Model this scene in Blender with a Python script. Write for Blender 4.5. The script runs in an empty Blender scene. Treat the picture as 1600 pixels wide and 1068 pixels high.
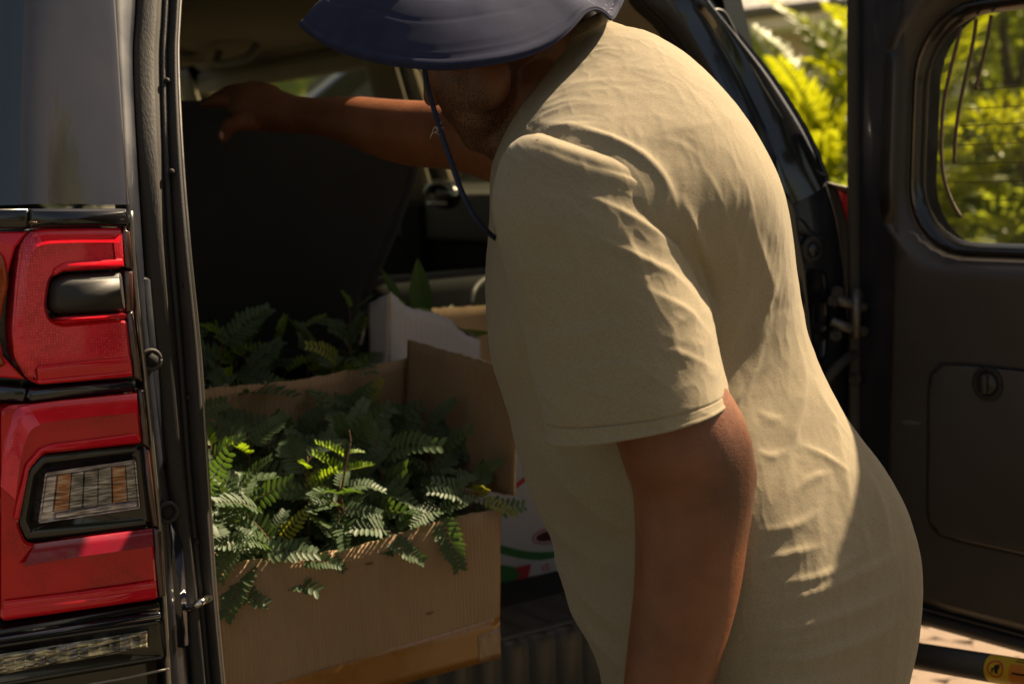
import bpy, bmesh, math, random
import numpy as np
from mathutils import Vector, Matrix, noise
random.seed(7)
rad = math.radians
scene = bpy.context.scene
COL = scene.collection

# ------------------------------------------------------------------ camera, sky, sun, exposure
F = 2222.0                                   # focal length in photo pixels (1600 wide) = 50 mm
CAM = Vector((0, 0, 1.40))
PITCH, ROLL = rad(7.0), rad(1.95)
fw_ = Vector((0, math.cos(PITCH), -math.sin(PITCH)))
up0 = Vector((0, math.sin(PITCH), math.cos(PITCH)))
rt0 = Vector((1, 0, 0))
c_up = up0 * math.cos(ROLL) + rt0 * math.sin(ROLL)
c_rt = rt0 * math.cos(ROLL) - up0 * math.sin(ROLL)
cd = bpy.data.cameras.new('camera')
cam = bpy.data.objects.new('camera', cd)
COL.objects.link(cam)
cam.matrix_world = Matrix(((c_rt.x, c_up.x, -fw_.x, CAM.x), (c_rt.y, c_up.y, -fw_.y, CAM.y),
                           (c_rt.z, c_up.z, -fw_.z, CAM.z), (0, 0, 0, 1)))
cd.sensor_width = 36
cd.lens = 50
cd.clip_start, cd.clip_end = 0.05, 800
cd.dof.use_dof = True
cd.dof.focus_distance = 1.72
cd.dof.aperture_fstop = 4.8
scene.camera = cam

SUN = Vector((0.56, 0.388, 0.74)).normalized()          # direction towards the sun
world = bpy.data.worlds.new('World')
scene.world = world
world.use_nodes = True
nt = world.node_tree
nt.nodes.clear()
sky = nt.nodes.new('ShaderNodeTexSky')
sky.sky_type = 'NISHITA'
sky.sun_disc = False
sky.sun_elevation = math.asin(SUN.z)
sky.sun_rotation = math.atan2(SUN.x, SUN.y)
sky.air_density, sky.dust_density, sky.ozone_density = 1.0, 3.0, 1.0
bg = nt.nodes.new('ShaderNodeBackground')
bg.inputs['Strength'].default_value = 0.05
wo = nt.nodes.new('ShaderNodeOutputWorld')
nt.links.new(sky.outputs[0], bg.inputs[0])
nt.links.new(bg.outputs[0], wo.inputs[0])
sd = bpy.data.lights.new('sun', 'SUN')
sd.energy = 5.0
sd.angle = rad(0.53)
sd.color = (1.0, 0.91, 0.78)
sun = bpy.data.objects.new('sun', sd)
COL.objects.link(sun)
sun.rotation_euler = SUN.to_track_quat('Z', 'Y').to_euler()
vs = scene.view_settings
vs.view_transform = 'Standard'
vs.look = 'None'
vs.exposure = 1.37
vs.gamma = 1
vs.use_white_balance = True                 # the photo is balanced warm
vs.white_balance_temperature = 8800
vs.use_curve_mapping = False

# ------------------------------------------------------------------ geometry of the place
# ray through a photo pixel; points are picked where that ray meets a real surface of known position
def ray(px, py):
    return fw_ + c_rt * ((px - 800) / F) - c_up * ((py - 534) / F)
def D(px, py, y):                       # ray at world distance y in front of the camera
    d = ray(px, py)
    return CAM + d * (y / d.y)
def to_px(P):                           # numpy (n,3) -> pixel coordinates
    Q = P - np.array(CAM)
    z = Q @ np.array(fw_)
    return np.stack([800 + F * (Q @ np.array(c_rt)) / z, 534 - F * (Q @ np.array(c_up)) / z], 1)

TH = rad(34)
LAT = Vector((math.cos(TH), math.sin(TH), 0))         # across the car
FWD = Vector((-math.sin(TH), math.cos(TH), 0))        # towards its bonnet
C0 = Vector((0.039, 2.202, 0))                        # middle of the rear opening, on the ground
Z3 = Vector((0, 0, 1))
def car(s, v, z): return C0 + LAT * s + FWD * v + Z3 * z
BELT, RAKE = 1.35, 0.40
def V(px, py, v=0.0, raked=True):       # on the rear face of the car (leans forward above the belt line)
    d = ray(px, py)
    t = (v - (CAM - C0).dot(FWD)) / d.dot(FWD)
    P = CAM + d * t
    if raked and P.z > BELT:
        n = FWD - Z3 * RAKE
        t = (v - RAKE * BELT - (CAM - C0).dot(n)) / d.dot(n)
        P = CAM + d * t
    return P
HINGE = car(0.675, 0.02, 0)
DD = Vector((0.608, -0.794, 0)).normalized()          # along the open rear door, away from the hinge
DN = Vector((-DD.y * -1, 0, 0))
DN = Vector((DD.y, -DD.x, 0))                         # inner face normal (towards the cabin side)
def door(t, z, off=0.0): return HINGE + DD * t + DN * off + Z3 * z
def T(px, py, off=0.0):
    d = ray(px, py)
    k = (off - (CAM - HINGE).dot(DN)) / d.dot(DN)
    P = CAM + d * k
    return (P - HINGE).dot(DD), P.z

# ------------------------------------------------------------------ object helpers
WM = {}
def link(o, parent=None, M=None):
    COL.objects.link(o)
    if parent is not None:
        o.parent = parent
    WM[o.name] = M if M is not None else (WM[parent.name] if parent is not None else Matrix())
    return o
def tag(o, label=None, cat=None, group=None, kind=None):
    if label: o['label'] = label
    if cat: o['category'] = cat
    if group: o['group'] = group
    if kind: o['kind'] = kind
    return o
def thing(name, loc, label, cat, rz=0, group=None):
    o = bpy.data.objects.new(name, None)
    o.empty_display_size = 0.1
    o.location = loc
    o.rotation_euler = (0, 0, rz)
    link(o, None, Matrix.Translation(Vector(loc)) @ Matrix.Rotation(rz, 4, 'Z'))
    return tag(o, label, cat, group)
def from_bm(name, bm, mat, parent=None, smooth=True, fix=True):
    if fix:
        bmesh.ops.recalc_face_normals(bm, faces=bm.faces[:])
    me = bpy.data.meshes.new(name)
    bm.to_mesh(me)
    bm.free()
    return from_mesh(name, me, mat, parent, smooth)
def from_mesh(name, me, mat, parent=None, smooth=True):
    if parent is not None:
        me.transform(WM[parent.name].inverted())
    if smooth:
        me.shade_smooth()
    for m in (mat if isinstance(mat, (list, tuple)) else [mat]):
        me.materials.append(m)
    o = bpy.data.objects.new(name, me)
    return link(o, parent)
def np_mesh(name, verts, faces):
    me = bpy.data.meshes.new(name)
    me.from_pydata([tuple(map(float, v)) for v in verts], [], [tuple(map(int, f)) for f in faces])
    me.update()
    return me

def cr(pts, n):                           # Catmull-Rom resampling of a polyline (any dimension)
    P = np.array([tuple(p) for p in pts], float)
    if len(P) == 2:
        t = np.linspace(0, 1, n)[:, None]
        return P[0] * (1 - t) + P[1] * t
    P = np.vstack([2 * P[0] - P[1], P, 2 * P[-1] - P[-2]])
    m = len(P) - 3
    u = np.linspace(0, m - 1e-9, n)
    i = u.astype(int)
    t = (u - i)[:, None]
    a, b, c, d = P[i], P[i + 1], P[i + 2], P[i + 3]
    return 0.5 * (2 * b + (c - a) * t + (2 * a - 5 * b + 4 * c - d) * t**2 + (3 * b - a - 3 * c + d) * t**3)
def crc(pts, n):                          # closed version
    P = np.array([tuple(p) for p in pts], float)
    m = len(P)
    u = np.linspace(0, m, n, endpoint=False)
    i = u.astype(int)
    t = (u - i)[:, None]
    a, b, c, d = P[(i - 1) % m], P[i % m], P[(i + 1) % m], P[(i + 2) % m]
    return 0.5 * (2 * b + (c - a) * t + (2 * a - 5 * b + 4 * c - d) * t**2 + (3 * b - a - 3 * c + d) * t**3)
def grid_faces(r, c, closed=False):
    fs = []
    for i in range(r - 1):
        for j in range(c if closed else c - 1):
            k = (j + 1) % c
            fs.append((i * c + j, i * c + k, (i + 1) * c + k, (i + 1) * c + j))
    return fs
def ruled(name, curves, mat, parent, n=40, sub=4, thick=0.0, smooth=True):   # surface through several curves
    cs = [cr(c, n) for c in curves]
    rows = cr([c.ravel() for c in cs], (len(cs) - 1) * sub + 1) if len(cs) > 2 else \
        np.array([cs[0].ravel() * (1 - t) + cs[1].ravel() * t for t in np.linspace(0, 1, sub + 1)])
    vv = rows.reshape(len(rows), n, 3)
    me = np_mesh(name, vv.reshape(-1, 3), grid_faces(len(rows), n))
    o = from_mesh(name, me, mat, parent, smooth)
    if thick:
        m = o.modifiers.new('thick', 'SOLIDIFY')
        m.thickness = thick
        m.offset = 0
    return o
def rings(name, loops, mat, parent, caps=(False, False), smooth=True):       # closed loops joined in a row
    k = len(loops[0])
    vv = np.vstack([np.array([tuple(p) for p in l], float) for l in loops])
    fs = grid_faces(len(loops), k, True)
    if caps[0]: fs.append(tuple(reversed(range(k))))
    if caps[1]: fs.append(tuple(range((len(loops) - 1) * k, len(loops) * k)))
    bm = bmesh.new()
    me = np_mesh(name, vv, fs)
    bm.from_mesh(me)
    bpy.data.meshes.remove(me)
    return from_bm(name, bm, mat, parent, smooth)
def add_tube(bm, pts, r, seg=8, n=None, caps=True):
    P = cr(pts, n or max(2, len(pts) * 4)) if n != 0 else np.array([tuple(p) for p in pts])
    R = np.interp(np.linspace(0, 1, len(P)), np.linspace(0, 1, len(r)), r) if isinstance(r, (list, tuple)) else [r] * len(P)
    prev = None
    loops = []
    for i, p in enumerate(P):
        p = Vector(p)
        t = Vector(P[min(i + 1, len(P) - 1)]) - Vector(P[max(i - 1, 0)])
        t.normalize()
        if prev is None:
            a = t.orthogonal().normalized()
        else:
            a = (prev - t * prev.dot(t)).normalized()
        prev = a
        b = t.cross(a)
        loops.append([bm.verts.new(p + (a * math.cos(q) + b * math.sin(q)) * R[i]) for q in [2 * math.pi * j / seg for j in range(seg)]])
    for A, B in zip(loops, loops[1:]):
        for j in range(seg):
            bm.faces.new((A[j], A[(j + 1) % seg], B[(j + 1) % seg], B[j]))
    if caps:
        bm.faces.new(list(reversed(loops[0])))
        bm.faces.new(loops[-1])
def tube(name, pts, r, mat, parent, seg=10, n=None):
    bm = bmesh.new()
    add_tube(bm, pts, r, seg, n)
    return from_bm(name, bm, mat, parent)
def add_box(bm, P8, bevel=0.0, seg=2):
    v = [bm.verts.new(p) for p in P8]
    es = set()
    for f in ((0, 1, 2, 3), (7, 6, 5, 4), (0, 4, 5, 1), (1, 5, 6, 2), (2, 6, 7, 3), (3, 7, 4, 0)):
        fc = bm.faces.new([v[i] for i in f])
        es |= set(fc.edges)
    if bevel:
        bmesh.ops.bevel(bm, geom=list(es), offset=bevel, segments=seg, profile=0.5, affect='EDGES')
def box8(fn, a0, a1, b0, b1, c0, c1):
    return [fn(a0, b0, c0), fn(a1, b0, c0), fn(a1, b1, c0), fn(a0, b1, c0), fn(a0, b0, c1), fn(a1, b0, c1), fn(a1, b1, c1), fn(a0, b1, c1)]
def cbox(name, s0, s1, v0, v1, z0, z1, mat, parent, bevel=0.01, seg=2):
    bm = bmesh.new()
    add_box(bm, box8(car, s0, s1, v0, v1, z0, z1), bevel, seg)
    return from_bm(name, bm, mat, parent, smooth=bevel > 0.015)
def wbox(name, x0, x1, y0, y1, z0, z1, mat, parent=None, bevel=0.0):
    bm = bmesh.new()
    add_box(bm, box8(lambda a, b, c: Vector((a, b, c)), x0, x1, y0, y1, z0, z1), bevel)
    return from_bm(name, bm, mat, parent, smooth=False)
def plate(name, pts, nrm, mat, parent, depth=0.01, inset=0.0, rise=0.0, smooth=False, inset2=0.0, rise2=0.0):
    """outline of world points -> a solid piece: front face (optionally stepped up by insets) and a body behind it"""
    bm = bmesh.new()
    vs_ = [bm.verts.new(p) for p in pts]
    f = bm.faces.new(vs_)
    f.normal_update()
    if f.normal.dot(nrm) < 0:
        f.normal_flip()
    back = [bm.verts.new(v.co - nrm * depth) for v in f.verts]
    fv = list(f.verts)
    for i in range(len(fv)):
        j = (i + 1) % len(fv)
        bm.faces.new((fv[j], fv[i], back[i], back[j]))
    for ins, ri in ((inset, rise), (inset2, rise2)):
        if ins:
            bmesh.ops.inset_region(bm, faces=[f], thickness=ins, depth=ri, use_even_offset=True)
    return from_bm(name, bm, mat, parent, smooth=smooth, fix=False)
def smooth_poly(px, per=5):               # rounds a pixel outline
    return [tuple(p) for p in crc(px, per * len(px))]
def round_poly(px, r=0.25, per=4):        # cuts corners with small arcs, keeps straight sides straight
    out = []
    n = len(px)
    for i in range(n):
        a, b, c = np.array(px[i - 1], float), np.array(px[i], float), np.array(px[(i + 1) % n], float)
        la, lc = np.linalg.norm(a - b), np.linalg.norm(c - b)
        k = min(r, la * 0.45, lc * 0.45)
        p0, p1 = b + (a - b) / la * k, b + (c - b) / lc * k
        for t in np.linspace(0, 1, per):
            out.append(tuple((1 - t)**2 * p0 + 2 * t * (1 - t) * b + t * t * p1))
    return out
def solid_from_shells(name, bm, voxel, smooth_it, mat, parent):
    """overlapping closed shells -> one continuous skin"""
    bmesh.ops.recalc_face_normals(bm, faces=bm.faces[:])
    me = bpy.data.meshes.new(name)
    bm.to_mesh(me)
    bm.free()
    o = bpy.data.objects.new('tmp', me)
    COL.objects.link(o)
    m = o.modifiers.new('r', 'REMESH')
    m.mode = 'VOXEL'
    m.voxel_size = voxel
    m.use_smooth_shade = True
    s = o.modifiers.new('s', 'SMOOTH')
    s.factor = 0.5
    s.iterations = smooth_it
    dg = bpy.context.evaluated_depsgraph_get()
    res = bpy.data.meshes.new_from_object(o.evaluated_get(dg))
    bpy.data.objects.remove(o)
    res.name = name
    res.materials.clear()
    return from_mesh(name, res, mat, parent)
def add_ball(bm, c, rx, ry, rz, M=None, u=20, v=14):
    mm = Matrix.Translation(Vector(c)) @ (M.to_4x4() if M else Matrix()) @ Matrix.Diagonal((rx, ry, rz, 1))
    bmesh.ops.create_uvsphere(bm, u_segments=u, v_segments=v, radius=1.0, matrix=mm)
def add_chain(bm, pts, seg=20, n=None):   # limb: points (Vector, radius) with round ends
    P = [tuple(p) + (r,) for p, r in pts]
    Q = cr(P, n or len(P) * 6)
    add_tube(bm, [Vector(q[:3]) for q in Q], list(Q[:, 3]), seg, 0)
    add_ball(bm, Q[0][:3], Q[0][3], Q[0][3], Q[0][3])
    add_ball(bm, Q[-1][:3], Q[-1][3], Q[-1][3], Q[-1][3])

# ------------------------------------------------------------------ materials
class NB:
    def __init__(s, name):
        s.m = bpy.data.materials.new(name)
        s.m.use_nodes = True
        s.t = s.m.node_tree
        s.b = s.t.nodes['Principled BSDF']
        s.o = s.t.nodes['Material Output']
    def n(s, typ, **kw):
        x = s.t.nodes.new('ShaderNode' + typ)
        for k, v in kw.items():
            setattr(x, k, v)
        return x
    def l(s, a, b): s.t.links.new(a, b)
def mat(name, c1, c2=None, scale=8.0, rough=0.5, rough2=None, bump=0.0, bscale=60.0, metal=0.0, coat=0.0, spec=0.5, sheen=0.0, detail=5.0,
        sss=0.0, fine=None, stretch=(1, 1, 1), dist=0.002):
    b = NB(name)
    p = b.b
    p.inputs['Base Color'].default_value = (*c1, 1)
    p.inputs['Roughness'].default_value = rough
    p.inputs['Metallic'].default_value = metal
    p.inputs['Coat Weight'].default_value = coat
    p.inputs['Coat Roughness'].default_value = 0.04
    p.inputs['Specular IOR Level'].default_value = spec
    p.inputs['Sheen Weight'].default_value = sheen
    if sss:
        p.inputs['Subsurface Weight'].default_value = sss
        p.inputs['Subsurface Radius'].default_value = (0.012, 0.004, 0.002)
        p.inputs['Subsurface Scale'].default_value = 0.5
    tc = b.n('TexCoord')
    mp = b.n('Mapping')
    mp.inputs['Scale'].default_value = stretch
    b.l(tc.outputs['Object'], mp.inputs[0])
    if c2 is not None or rough2 is not None:
        nz = b.n('TexNoise')
        nz.inputs['Scale'].default_value = scale
        nz.inputs['Detail'].default_value = detail
        nz.inputs['Roughness'].default_value = 0.62
        b.l(mp.outputs[0], nz.inputs['Vector'])
        if c2 is not None:
            r = b.n('ValToRGB')
            r.color_ramp.elements[0].position = 0.32
            r.color_ramp.elements[1].position = 0.68
            r.color_ramp.elements[0].color = (*c1, 1)
            r.color_ramp.elements[1].color = (*c2, 1)
            b.l(nz.outputs['Fac'], r.inputs[0])
            b.l(r.outputs[0], p.inputs['Base Color'])
        if rough2 is not None:
            q = b.n('MapRange')
            q.inputs[3].default_value, q.inputs[4].default_value = rough, rough2
            q.inputs[1].default_value, q.inputs[2].default_value = 0.3, 0.7
            b.l(nz.outputs['Fac'], q.inputs[0])
            b.l(q.outputs[0], p.inputs['Roughness'])
    if bump:
        n2 = b.n('TexNoise')
        n2.inputs['Scale'].default_value = bscale
        n2.inputs['Detail'].default_value = 4
        b.l(mp.outputs[0], n2.inputs['Vector'])
        bp = b.n('Bump')
        bp.inputs['Strength'].default_value = bump
        bp.inputs['Distance'].default_value = dist
        b.l(n2.outputs['Fac'], bp.inputs['Height'])
        b.l(bp.outputs[0], p.inputs['Normal'])
    return b.m
def glass(name, tint=(0.9, 0.95, 0.9), refl=1.0, dust=0.0):
    b = NB(name)
    b.t.nodes.remove(b.b)
    tr = b.n('BsdfTransparent')
    tr.inputs[0].default_value = (*tint, 1)
    gl = b.n('BsdfGlossy')
    gl.inputs['Roughness'].default_value = 0.02
    fr = b.n('Fresnel')
    fr.inputs[0].default_value = 1.45
    mu = b.n('Math', operation='MULTIPLY')
    mu.inputs[1].default_value = refl
    mx = b.n('MixShader')
    b.l(fr.outputs[0], mu.inputs[0])
    b.l(mu.outputs[0], mx.inputs[0])
    b.l(tr.outputs[0], mx.inputs[1])
    b.l(gl.outputs[0], mx.inputs[2])
    if dust:
        df = b.n('BsdfDiffuse'); df.inputs[0].default_value = (0.45, 0.42, 0.34, 1)
        tc = b.n('TexCoord'); nz = b.n('TexNoise'); nz.inputs['Scale'].default_value = 14; nz.inputs['Detail'].default_value = 6
        b.l(tc.outputs['Object'], nz.inputs['Vector'])
        dm = b.n('MapRange'); dm.inputs[1].default_value, dm.inputs[2].default_value = 0.3, 0.75; dm.inputs[3].default_value, dm.inputs[4].default_value = dust * .5, dust * 1.4
        b.l(nz.outputs['Fac'], dm.inputs[0])
        m3 = b.n('MixShader')
        b.l(dm.outputs[0], m3.inputs[0]); b.l(mx.outputs[0], m3.inputs[1]); b.l(df.outputs[0], m3.inputs[2])
        mx = m3
    b.l(mx.outputs[0], b.o.inputs[0])
    return b.m
def leaf_mat(name, c1, c2, trans=0.35, rough=0.42, tcol=None, spread=0.25, spec=0.4):
    b = NB(name)
    p = b.b
    p.inputs['Roughness'].default_value = rough
    p.inputs['Specular IOR Level'].default_value = spec
    oi = b.n('ObjectInfo')
    tc = b.n('TexCoord')
    nz = b.n('TexNoise')
    nz.inputs['Scale'].default_value = 22
    b.l(tc.outputs['Object'], nz.inputs['Vector'])
    ad = b.n('Math', operation='MULTIPLY_ADD')
    ad.inputs[1].default_value = 0.55
    b.l(oi.outputs['Random'], ad.inputs[0])
    m2 = b.n('Math', operation='MULTIPLY')
    m2.inputs[1].default_value = 0.5
    b.l(nz.outputs['Fac'], m2.inputs[0])
    b.l(m2.outputs[0], ad.inputs[2])
    r = b.n('ValToRGB')
    r.color_ramp.elements[0].position = 0.15
    r.color_ramp.elements[1].position = 0.85
    r.color_ramp.elements[0].color = (*c1, 1)
    r.color_ramp.elements[1].color = (*c2, 1)
    b.l(ad.outputs[0], r.inputs[0])
    b.l(r.outputs[0], p.inputs['Base Color'])
    tl = b.n('BsdfTranslucent')
    if tcol:
        tl.inputs[0].default_value = (*tcol, 1)
    else:
        b.l(r.outputs[0], tl.inputs[0])
    mx = b.n('MixShader')
    mx.inputs[0].default_value = trans
    b.l(p.outputs[0], mx.inputs[1])
    b.l(tl.outputs[0], mx.inputs[2])
    b.l(mx.outputs[0], b.o.inputs[0])
    return b.m
def cardboard(name, c1, c2, flute=0.0065, strength=0.35):
    b = NB(name)
    p = b.b
    p.inputs['Roughness'].default_value = 0.82
    p.inputs['Specular IOR Level'].default_value = 0.25
    tc = b.n('TexCoord')
    sp = b.n('SeparateXYZ')
    b.l(tc.outputs['Object'], sp.inputs[0])
    ad = b.n('Math', operation='ADD')
    b.l(sp.outputs[0], ad.inputs[0])
    b.l(sp.outputs[1], ad.inputs[1])
    nz = b.n('TexNoise')
    nz.inputs['Scale'].default_value = 9
    nz.inputs['Detail'].default_value = 6
    b.l(tc.outputs['Object'], nz.inputs['Vector'])
    mu = b.n('Math', operation='MULTIPLY_ADD')
    mu.inputs[1].default_value = 2 * math.pi / flute
    b.l(ad.outputs[0], mu.inputs[0])
    wob = b.n('Math', operation='MULTIPLY')
    wob.inputs[1].default_value = 4.0
    b.l(nz.outputs['Fac'], wob.inputs[0])
    b.l(wob.outputs[0], mu.inputs[2])
    si = b.n('Math', operation='SINE')
    b.l(mu.outputs[0], si.inputs[0])
    # some flutes show, others are pressed flat
    st = b.n('TexNoise', noise_dimensions='1D')
    st.inputs['Scale'].default_value = 14
    st.inputs['Detail'].default_value = 3
    b.l(ad.outputs[0], st.inputs['W'])
    sr = b.n('MapRange')
    sr.inputs[1].default_value, sr.inputs[2].default_value = 0.35, 0.68
    b.l(st.outputs['Fac'], sr.inputs[0])
    hm = b.n('Math', operation='MULTIPLY')
    b.l(si.outputs[0], hm.inputs[0])
    b.l(sr.outputs[0], hm.inputs[1])
    mp = b.n('Mapping')
    mp.inputs['Scale'].default_value = (1, 1, 0.12)
    b.l(tc.outputs['Object'], mp.inputs[0])
    fb = b.n('TexNoise')
    fb.inputs['Scale'].default_value = 170
    fb.inputs['Detail'].default_value = 3
    b.l(mp.outputs[0], fb.inputs['Vector'])
    r = b.n('ValToRGB')
    r.color_ramp.elements[0].position, r.color_ramp.elements[1].position = 0.3, 0.7
    r.color_ramp.elements[0].color, r.color_ramp.elements[1].color = (*c1, 1), (*c2, 1)
    av = b.n('Math', operation='MULTIPLY_ADD')
    av.inputs[1].default_value = 0.4
    b.l(fb.outputs['Fac'], av.inputs[0])
    a2 = b.n('Math', operation='MULTIPLY')
    a2.inputs[1].default_value = 0.6
    b.l(nz.outputs['Fac'], a2.inputs[0])
    b.l(a2.outputs[0], av.inputs[2])
    b.l(av.outputs[0], r.inputs[0])
    b.l(r.outputs[0], p.inputs['Base Color'])
    h2 = b.n('Math', operation='MULTIPLY_ADD')
    h2.inputs[1].default_value = 0.35
    b.l(fb.outputs['Fac'], h2.inputs[0])
    b.l(hm.outputs[0], h2.inputs[2])
    bp = b.n('Bump')
    bp.inputs['Strength'].default_value = strength
    bp.inputs['Distance'].default_value = 0.0012
    b.l(h2.outputs[0], bp.inputs['Height'])
    b.l(bp.outputs[0], p.inputs['Normal'])
    return b.m
def lens_mat(name, ca, cb, cell=0.006, rough=0.12, low=0.25, metal=0.0):
    """moulded lamp lens: a colour that varies with the small prisms moulded inside, under a clear skin"""
    b = NB(name)
    p = b.b
    p.inputs['Roughness'].default_value = 0.35
    p.inputs['Metallic'].default_value = metal
    p.inputs['Coat Weight'].default_value = 1.0
    p.inputs['Coat Roughness'].default_value = 0.03
    p.inputs['Specular IOR Level'].default_value = 0.08
    tc = b.n('TexCoord')
    vo = b.n('TexBrick')
    vo.offset = 0.0
    vo.inputs['Scale'].default_value = 1.0
    vo.inputs['Brick Width'].default_value = cell
    vo.inputs['Row Height'].default_value = cell
    vo.inputs['Mortar Size'].default_value = cell * 0.10
    vo.inputs['Mortar Smooth'].default_value = 0.9
    sp = b.n('SeparateXYZ')
    cb_ = b.n('CombineXYZ')
    b.l(tc.outputs['Object'], sp.inputs[0])
    b.l(sp.outputs[0], cb_.inputs[0])
    b.l(sp.outputs[2], cb_.inputs[1])
    b.l(cb_.outputs[0], vo.inputs['Vector'])
    vo.inputs['Color1'].default_value = (*ca, 1)
    vo.inputs['Color2'].default_value = (*cb, 1)
    vo.inputs['Mortar'].default_value = (*[x * 0.45 for x in cb], 1)
    nz = b.n('TexNoise')
    nz.inputs['Scale'].default_value = 16
    b.l(tc.outputs['Object'], nz.inputs['Vector'])
    mx = b.n('Mix', data_type='RGBA')
    mr = b.n('MapRange')
    mr.inputs[1].default_value, mr.inputs[2].default_value = 0.35, 0.65
    b.l(nz.outputs['Fac'], mr.inputs[0])
    b.l(mr.outputs[0], mx.inputs[0])
    b.l(vo.outputs[0], mx.inputs[6])
    mx.inputs[7].default_value = (*ca, 1)
    b.l(mx.outputs[2], p.inputs['Base Color'])
    bp = b.n('Bump')
    bp.inputs['Strength'].default_value = 0.25
    bp.inputs['Distance'].default_value = 0.001
    b.l(vo.outputs['Fac'], bp.inputs['Height'])
    b.l(bp.outputs[0], p.inputs['Normal'])
    return b.m

M = {}
M['paint'] = mat('navy_paint', (0.006, 0.008, 0.018), None, 3, 0.10, 0.16, coat=1.0)
M['paint_in'] = mat('navy_paint_jamb', (0.008, 0.010, 0.018), (0.012, 0.013, 0.02), 20, 0.35, 0.5, coat=0.4)
M['panel'] = mat('navy_panel_sky_sheen', (0.012, 0.012, 0.016), (0.028, 0.025, 0.027), 7, 0.10, 0.18, coat=1.0, detail=8, stretch=(1, 1, .35))  # paler mottling in the colour imitates sky mirrored in the gloss
M['gloss'] = mat('gloss_black_panel', (0.006, 0.006, 0.008), None, 6, 0.12, 0.22, coat=0.7)
M['plastic'] = mat('grained_black_plastic', (0.022, 0.020, 0.019), (0.028, 0.026, 0.024), 5, 0.42, 0.55, bump=0.25, bscale=900, dist=0.0006)
M['trim'] = mat('charcoal_door_trim', (0.052, 0.045, 0.041), (0.062, 0.054, 0.049), 4, 0.33, 0.42, bump=0.3, bscale=1100, dist=0.0006)
M['dark'] = mat('matte_black', (0.010, 0.009, 0.009), None, 5, 0.7, 0.8)
M['rubber'] = mat('weatherstrip_rubber', (0.022, 0.019, 0.018), (0.032, 0.027, 0.025), 30, 0.62, 0.75, bump=0.2, bscale=500)
M['strip'] = mat('ribbed_edge_strip', (0.019, 0.016, 0.015), (0.026, 0.022, 0.020), 30, 0.6, 0.72, bump=0.3, bscale=420, stretch=(1, 1, 0.04))
M['chrome'] = mat('chrome', (0.75, 0.74, 0.72), None, 5, 0.12, 0.2, metal=1.0)
M['satin'] = mat('satin_grey_metal', (0.30, 0.28, 0.26), (0.24, 0.22, 0.2), 30, 0.30, 0.45, metal=0.9)
M['steel'] = mat('dull_steel', (0.18, 0.17, 0.16), (0.10, 0.09, 0.085), 60, 0.4, 0.6, metal=0.8)
M['headliner'] = mat('beige_headliner', (0.33, 0.27, 0.19), (0.36, 0.30, 0.21), 8, 0.95, bump=0.3, bscale=700, spec=0.1)
M['beige'] = mat('beige_pillar_trim', (0.36, 0.30, 0.22), None, 8, 0.6, 0.7)
M['greytrim'] = mat('grey_interior_trim', (0.16, 0.15, 0.135), (0.18, 0.17, 0.15), 8, 0.45, 0.55)
M['seat'] = mat('charcoal_seat_cloth', (0.016, 0.015, 0.015), (0.021, 0.02, 0.019), 12, 0.85, bump=0.4, bscale=600, sheen=0.1)
M['carpet'] = mat('black_carpet', (0.012, 0.011, 0.011), (0.018, 0.017, 0.016), 90, 0.95, bump=0.6, bscale=500)
M['red'] = lens_mat('red_lamp_lens', (0.95, 0.050, 0.085), (0.70, 0.022, 0.048), 0.0034, metal=0.65)
M['redclear'] = mat('bright_red_lens', (0.76, 0.008, 0.024), (0.88, 0.012, 0.034), 30, 0.25, 0.4, coat=1.0, spec=0.1)
M['redlow'] = lens_mat('deep_red_lens', (0.66, 0.003, 0.014), (0.44, 0.002, 0.010), 0.0032, metal=0.35)
M['amber'] = lens_mat('amber_side_lens', (0.40, 0.05, 0.006), (0.20, 0.015, 0.004), 0.008)
M['lampblack'] = mat('lamp_housing_black', (0.010, 0.009, 0.009), None, 12, 0.16, 0.28, coat=0.5)
M['smoke'] = mat('smoky_side_lens', (0.075, 0.032, 0.026), None, 12, 0.18, 0.28, coat=0.9)
def facet_mat(name, ca, cb, cc):
    b = NB(name)
    tc = b.n('TexCoord')
    mp = b.n('Mapping')
    mp.inputs['Scale'].default_value = (40, 40, 330)
    mp.inputs['Rotation'].default_value = (0, 0.12, 0)
    b.l(tc.outputs['Object'], mp.inputs[0])
    nz = b.n('TexNoise')
    nz.inputs['Scale'].default_value = 1.0
    nz.inputs['Detail'].default_value = 3
    b.l(mp.outputs[0], nz.inputs['Vector'])
    r = b.n('ValToRGB')
    r.color_ramp.elements[0].position, r.color_ramp.elements[1].position = 0.36, 0.66
    r.color_ramp.elements[0].color, r.color_ramp.elements[1].color = (*ca, 1), (*cc, 1)
    e = r.color_ramp.elements.new(0.5)
    e.color = (*cb, 1)
    b.l(nz.outputs['Fac'], r.inputs[0])
    b.l(r.outputs[0], b.b.inputs['Base Color'])
    b.b.inputs['Metallic'].default_value = 0.55
    b.b.inputs['Roughness'].default_value = 0.22
    b.b.inputs['Coat Weight'].default_value = 1.0
    bp = b.n('Bump')
    bp.inputs['Strength'].default_value = 0.9
    bp.inputs['Distance'].default_value = 0.002
    b.l(nz.outputs['Fac'], bp.inputs['Height'])
    b.l(bp.outputs[0], b.b.inputs['Normal'])
    return b.m
M['facet_grey'] = facet_mat('clear_prism_grey', (0.05, 0.045, 0.045), (0.20, 0.18, 0.17), (0.55, 0.52, 0.5))
M['facet_amber'] = facet_mat('clear_prism_amber', (0.10, 0.04, 0.02), (0.40, 0.13, 0.04), (0.55, 0.40, 0.3))
M['facet_pale'] = facet_mat('clear_prism_pale', (0.18, 0.15, 0.15), (0.42, 0.36, 0.36), (0.75, 0.68, 0.68))
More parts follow.
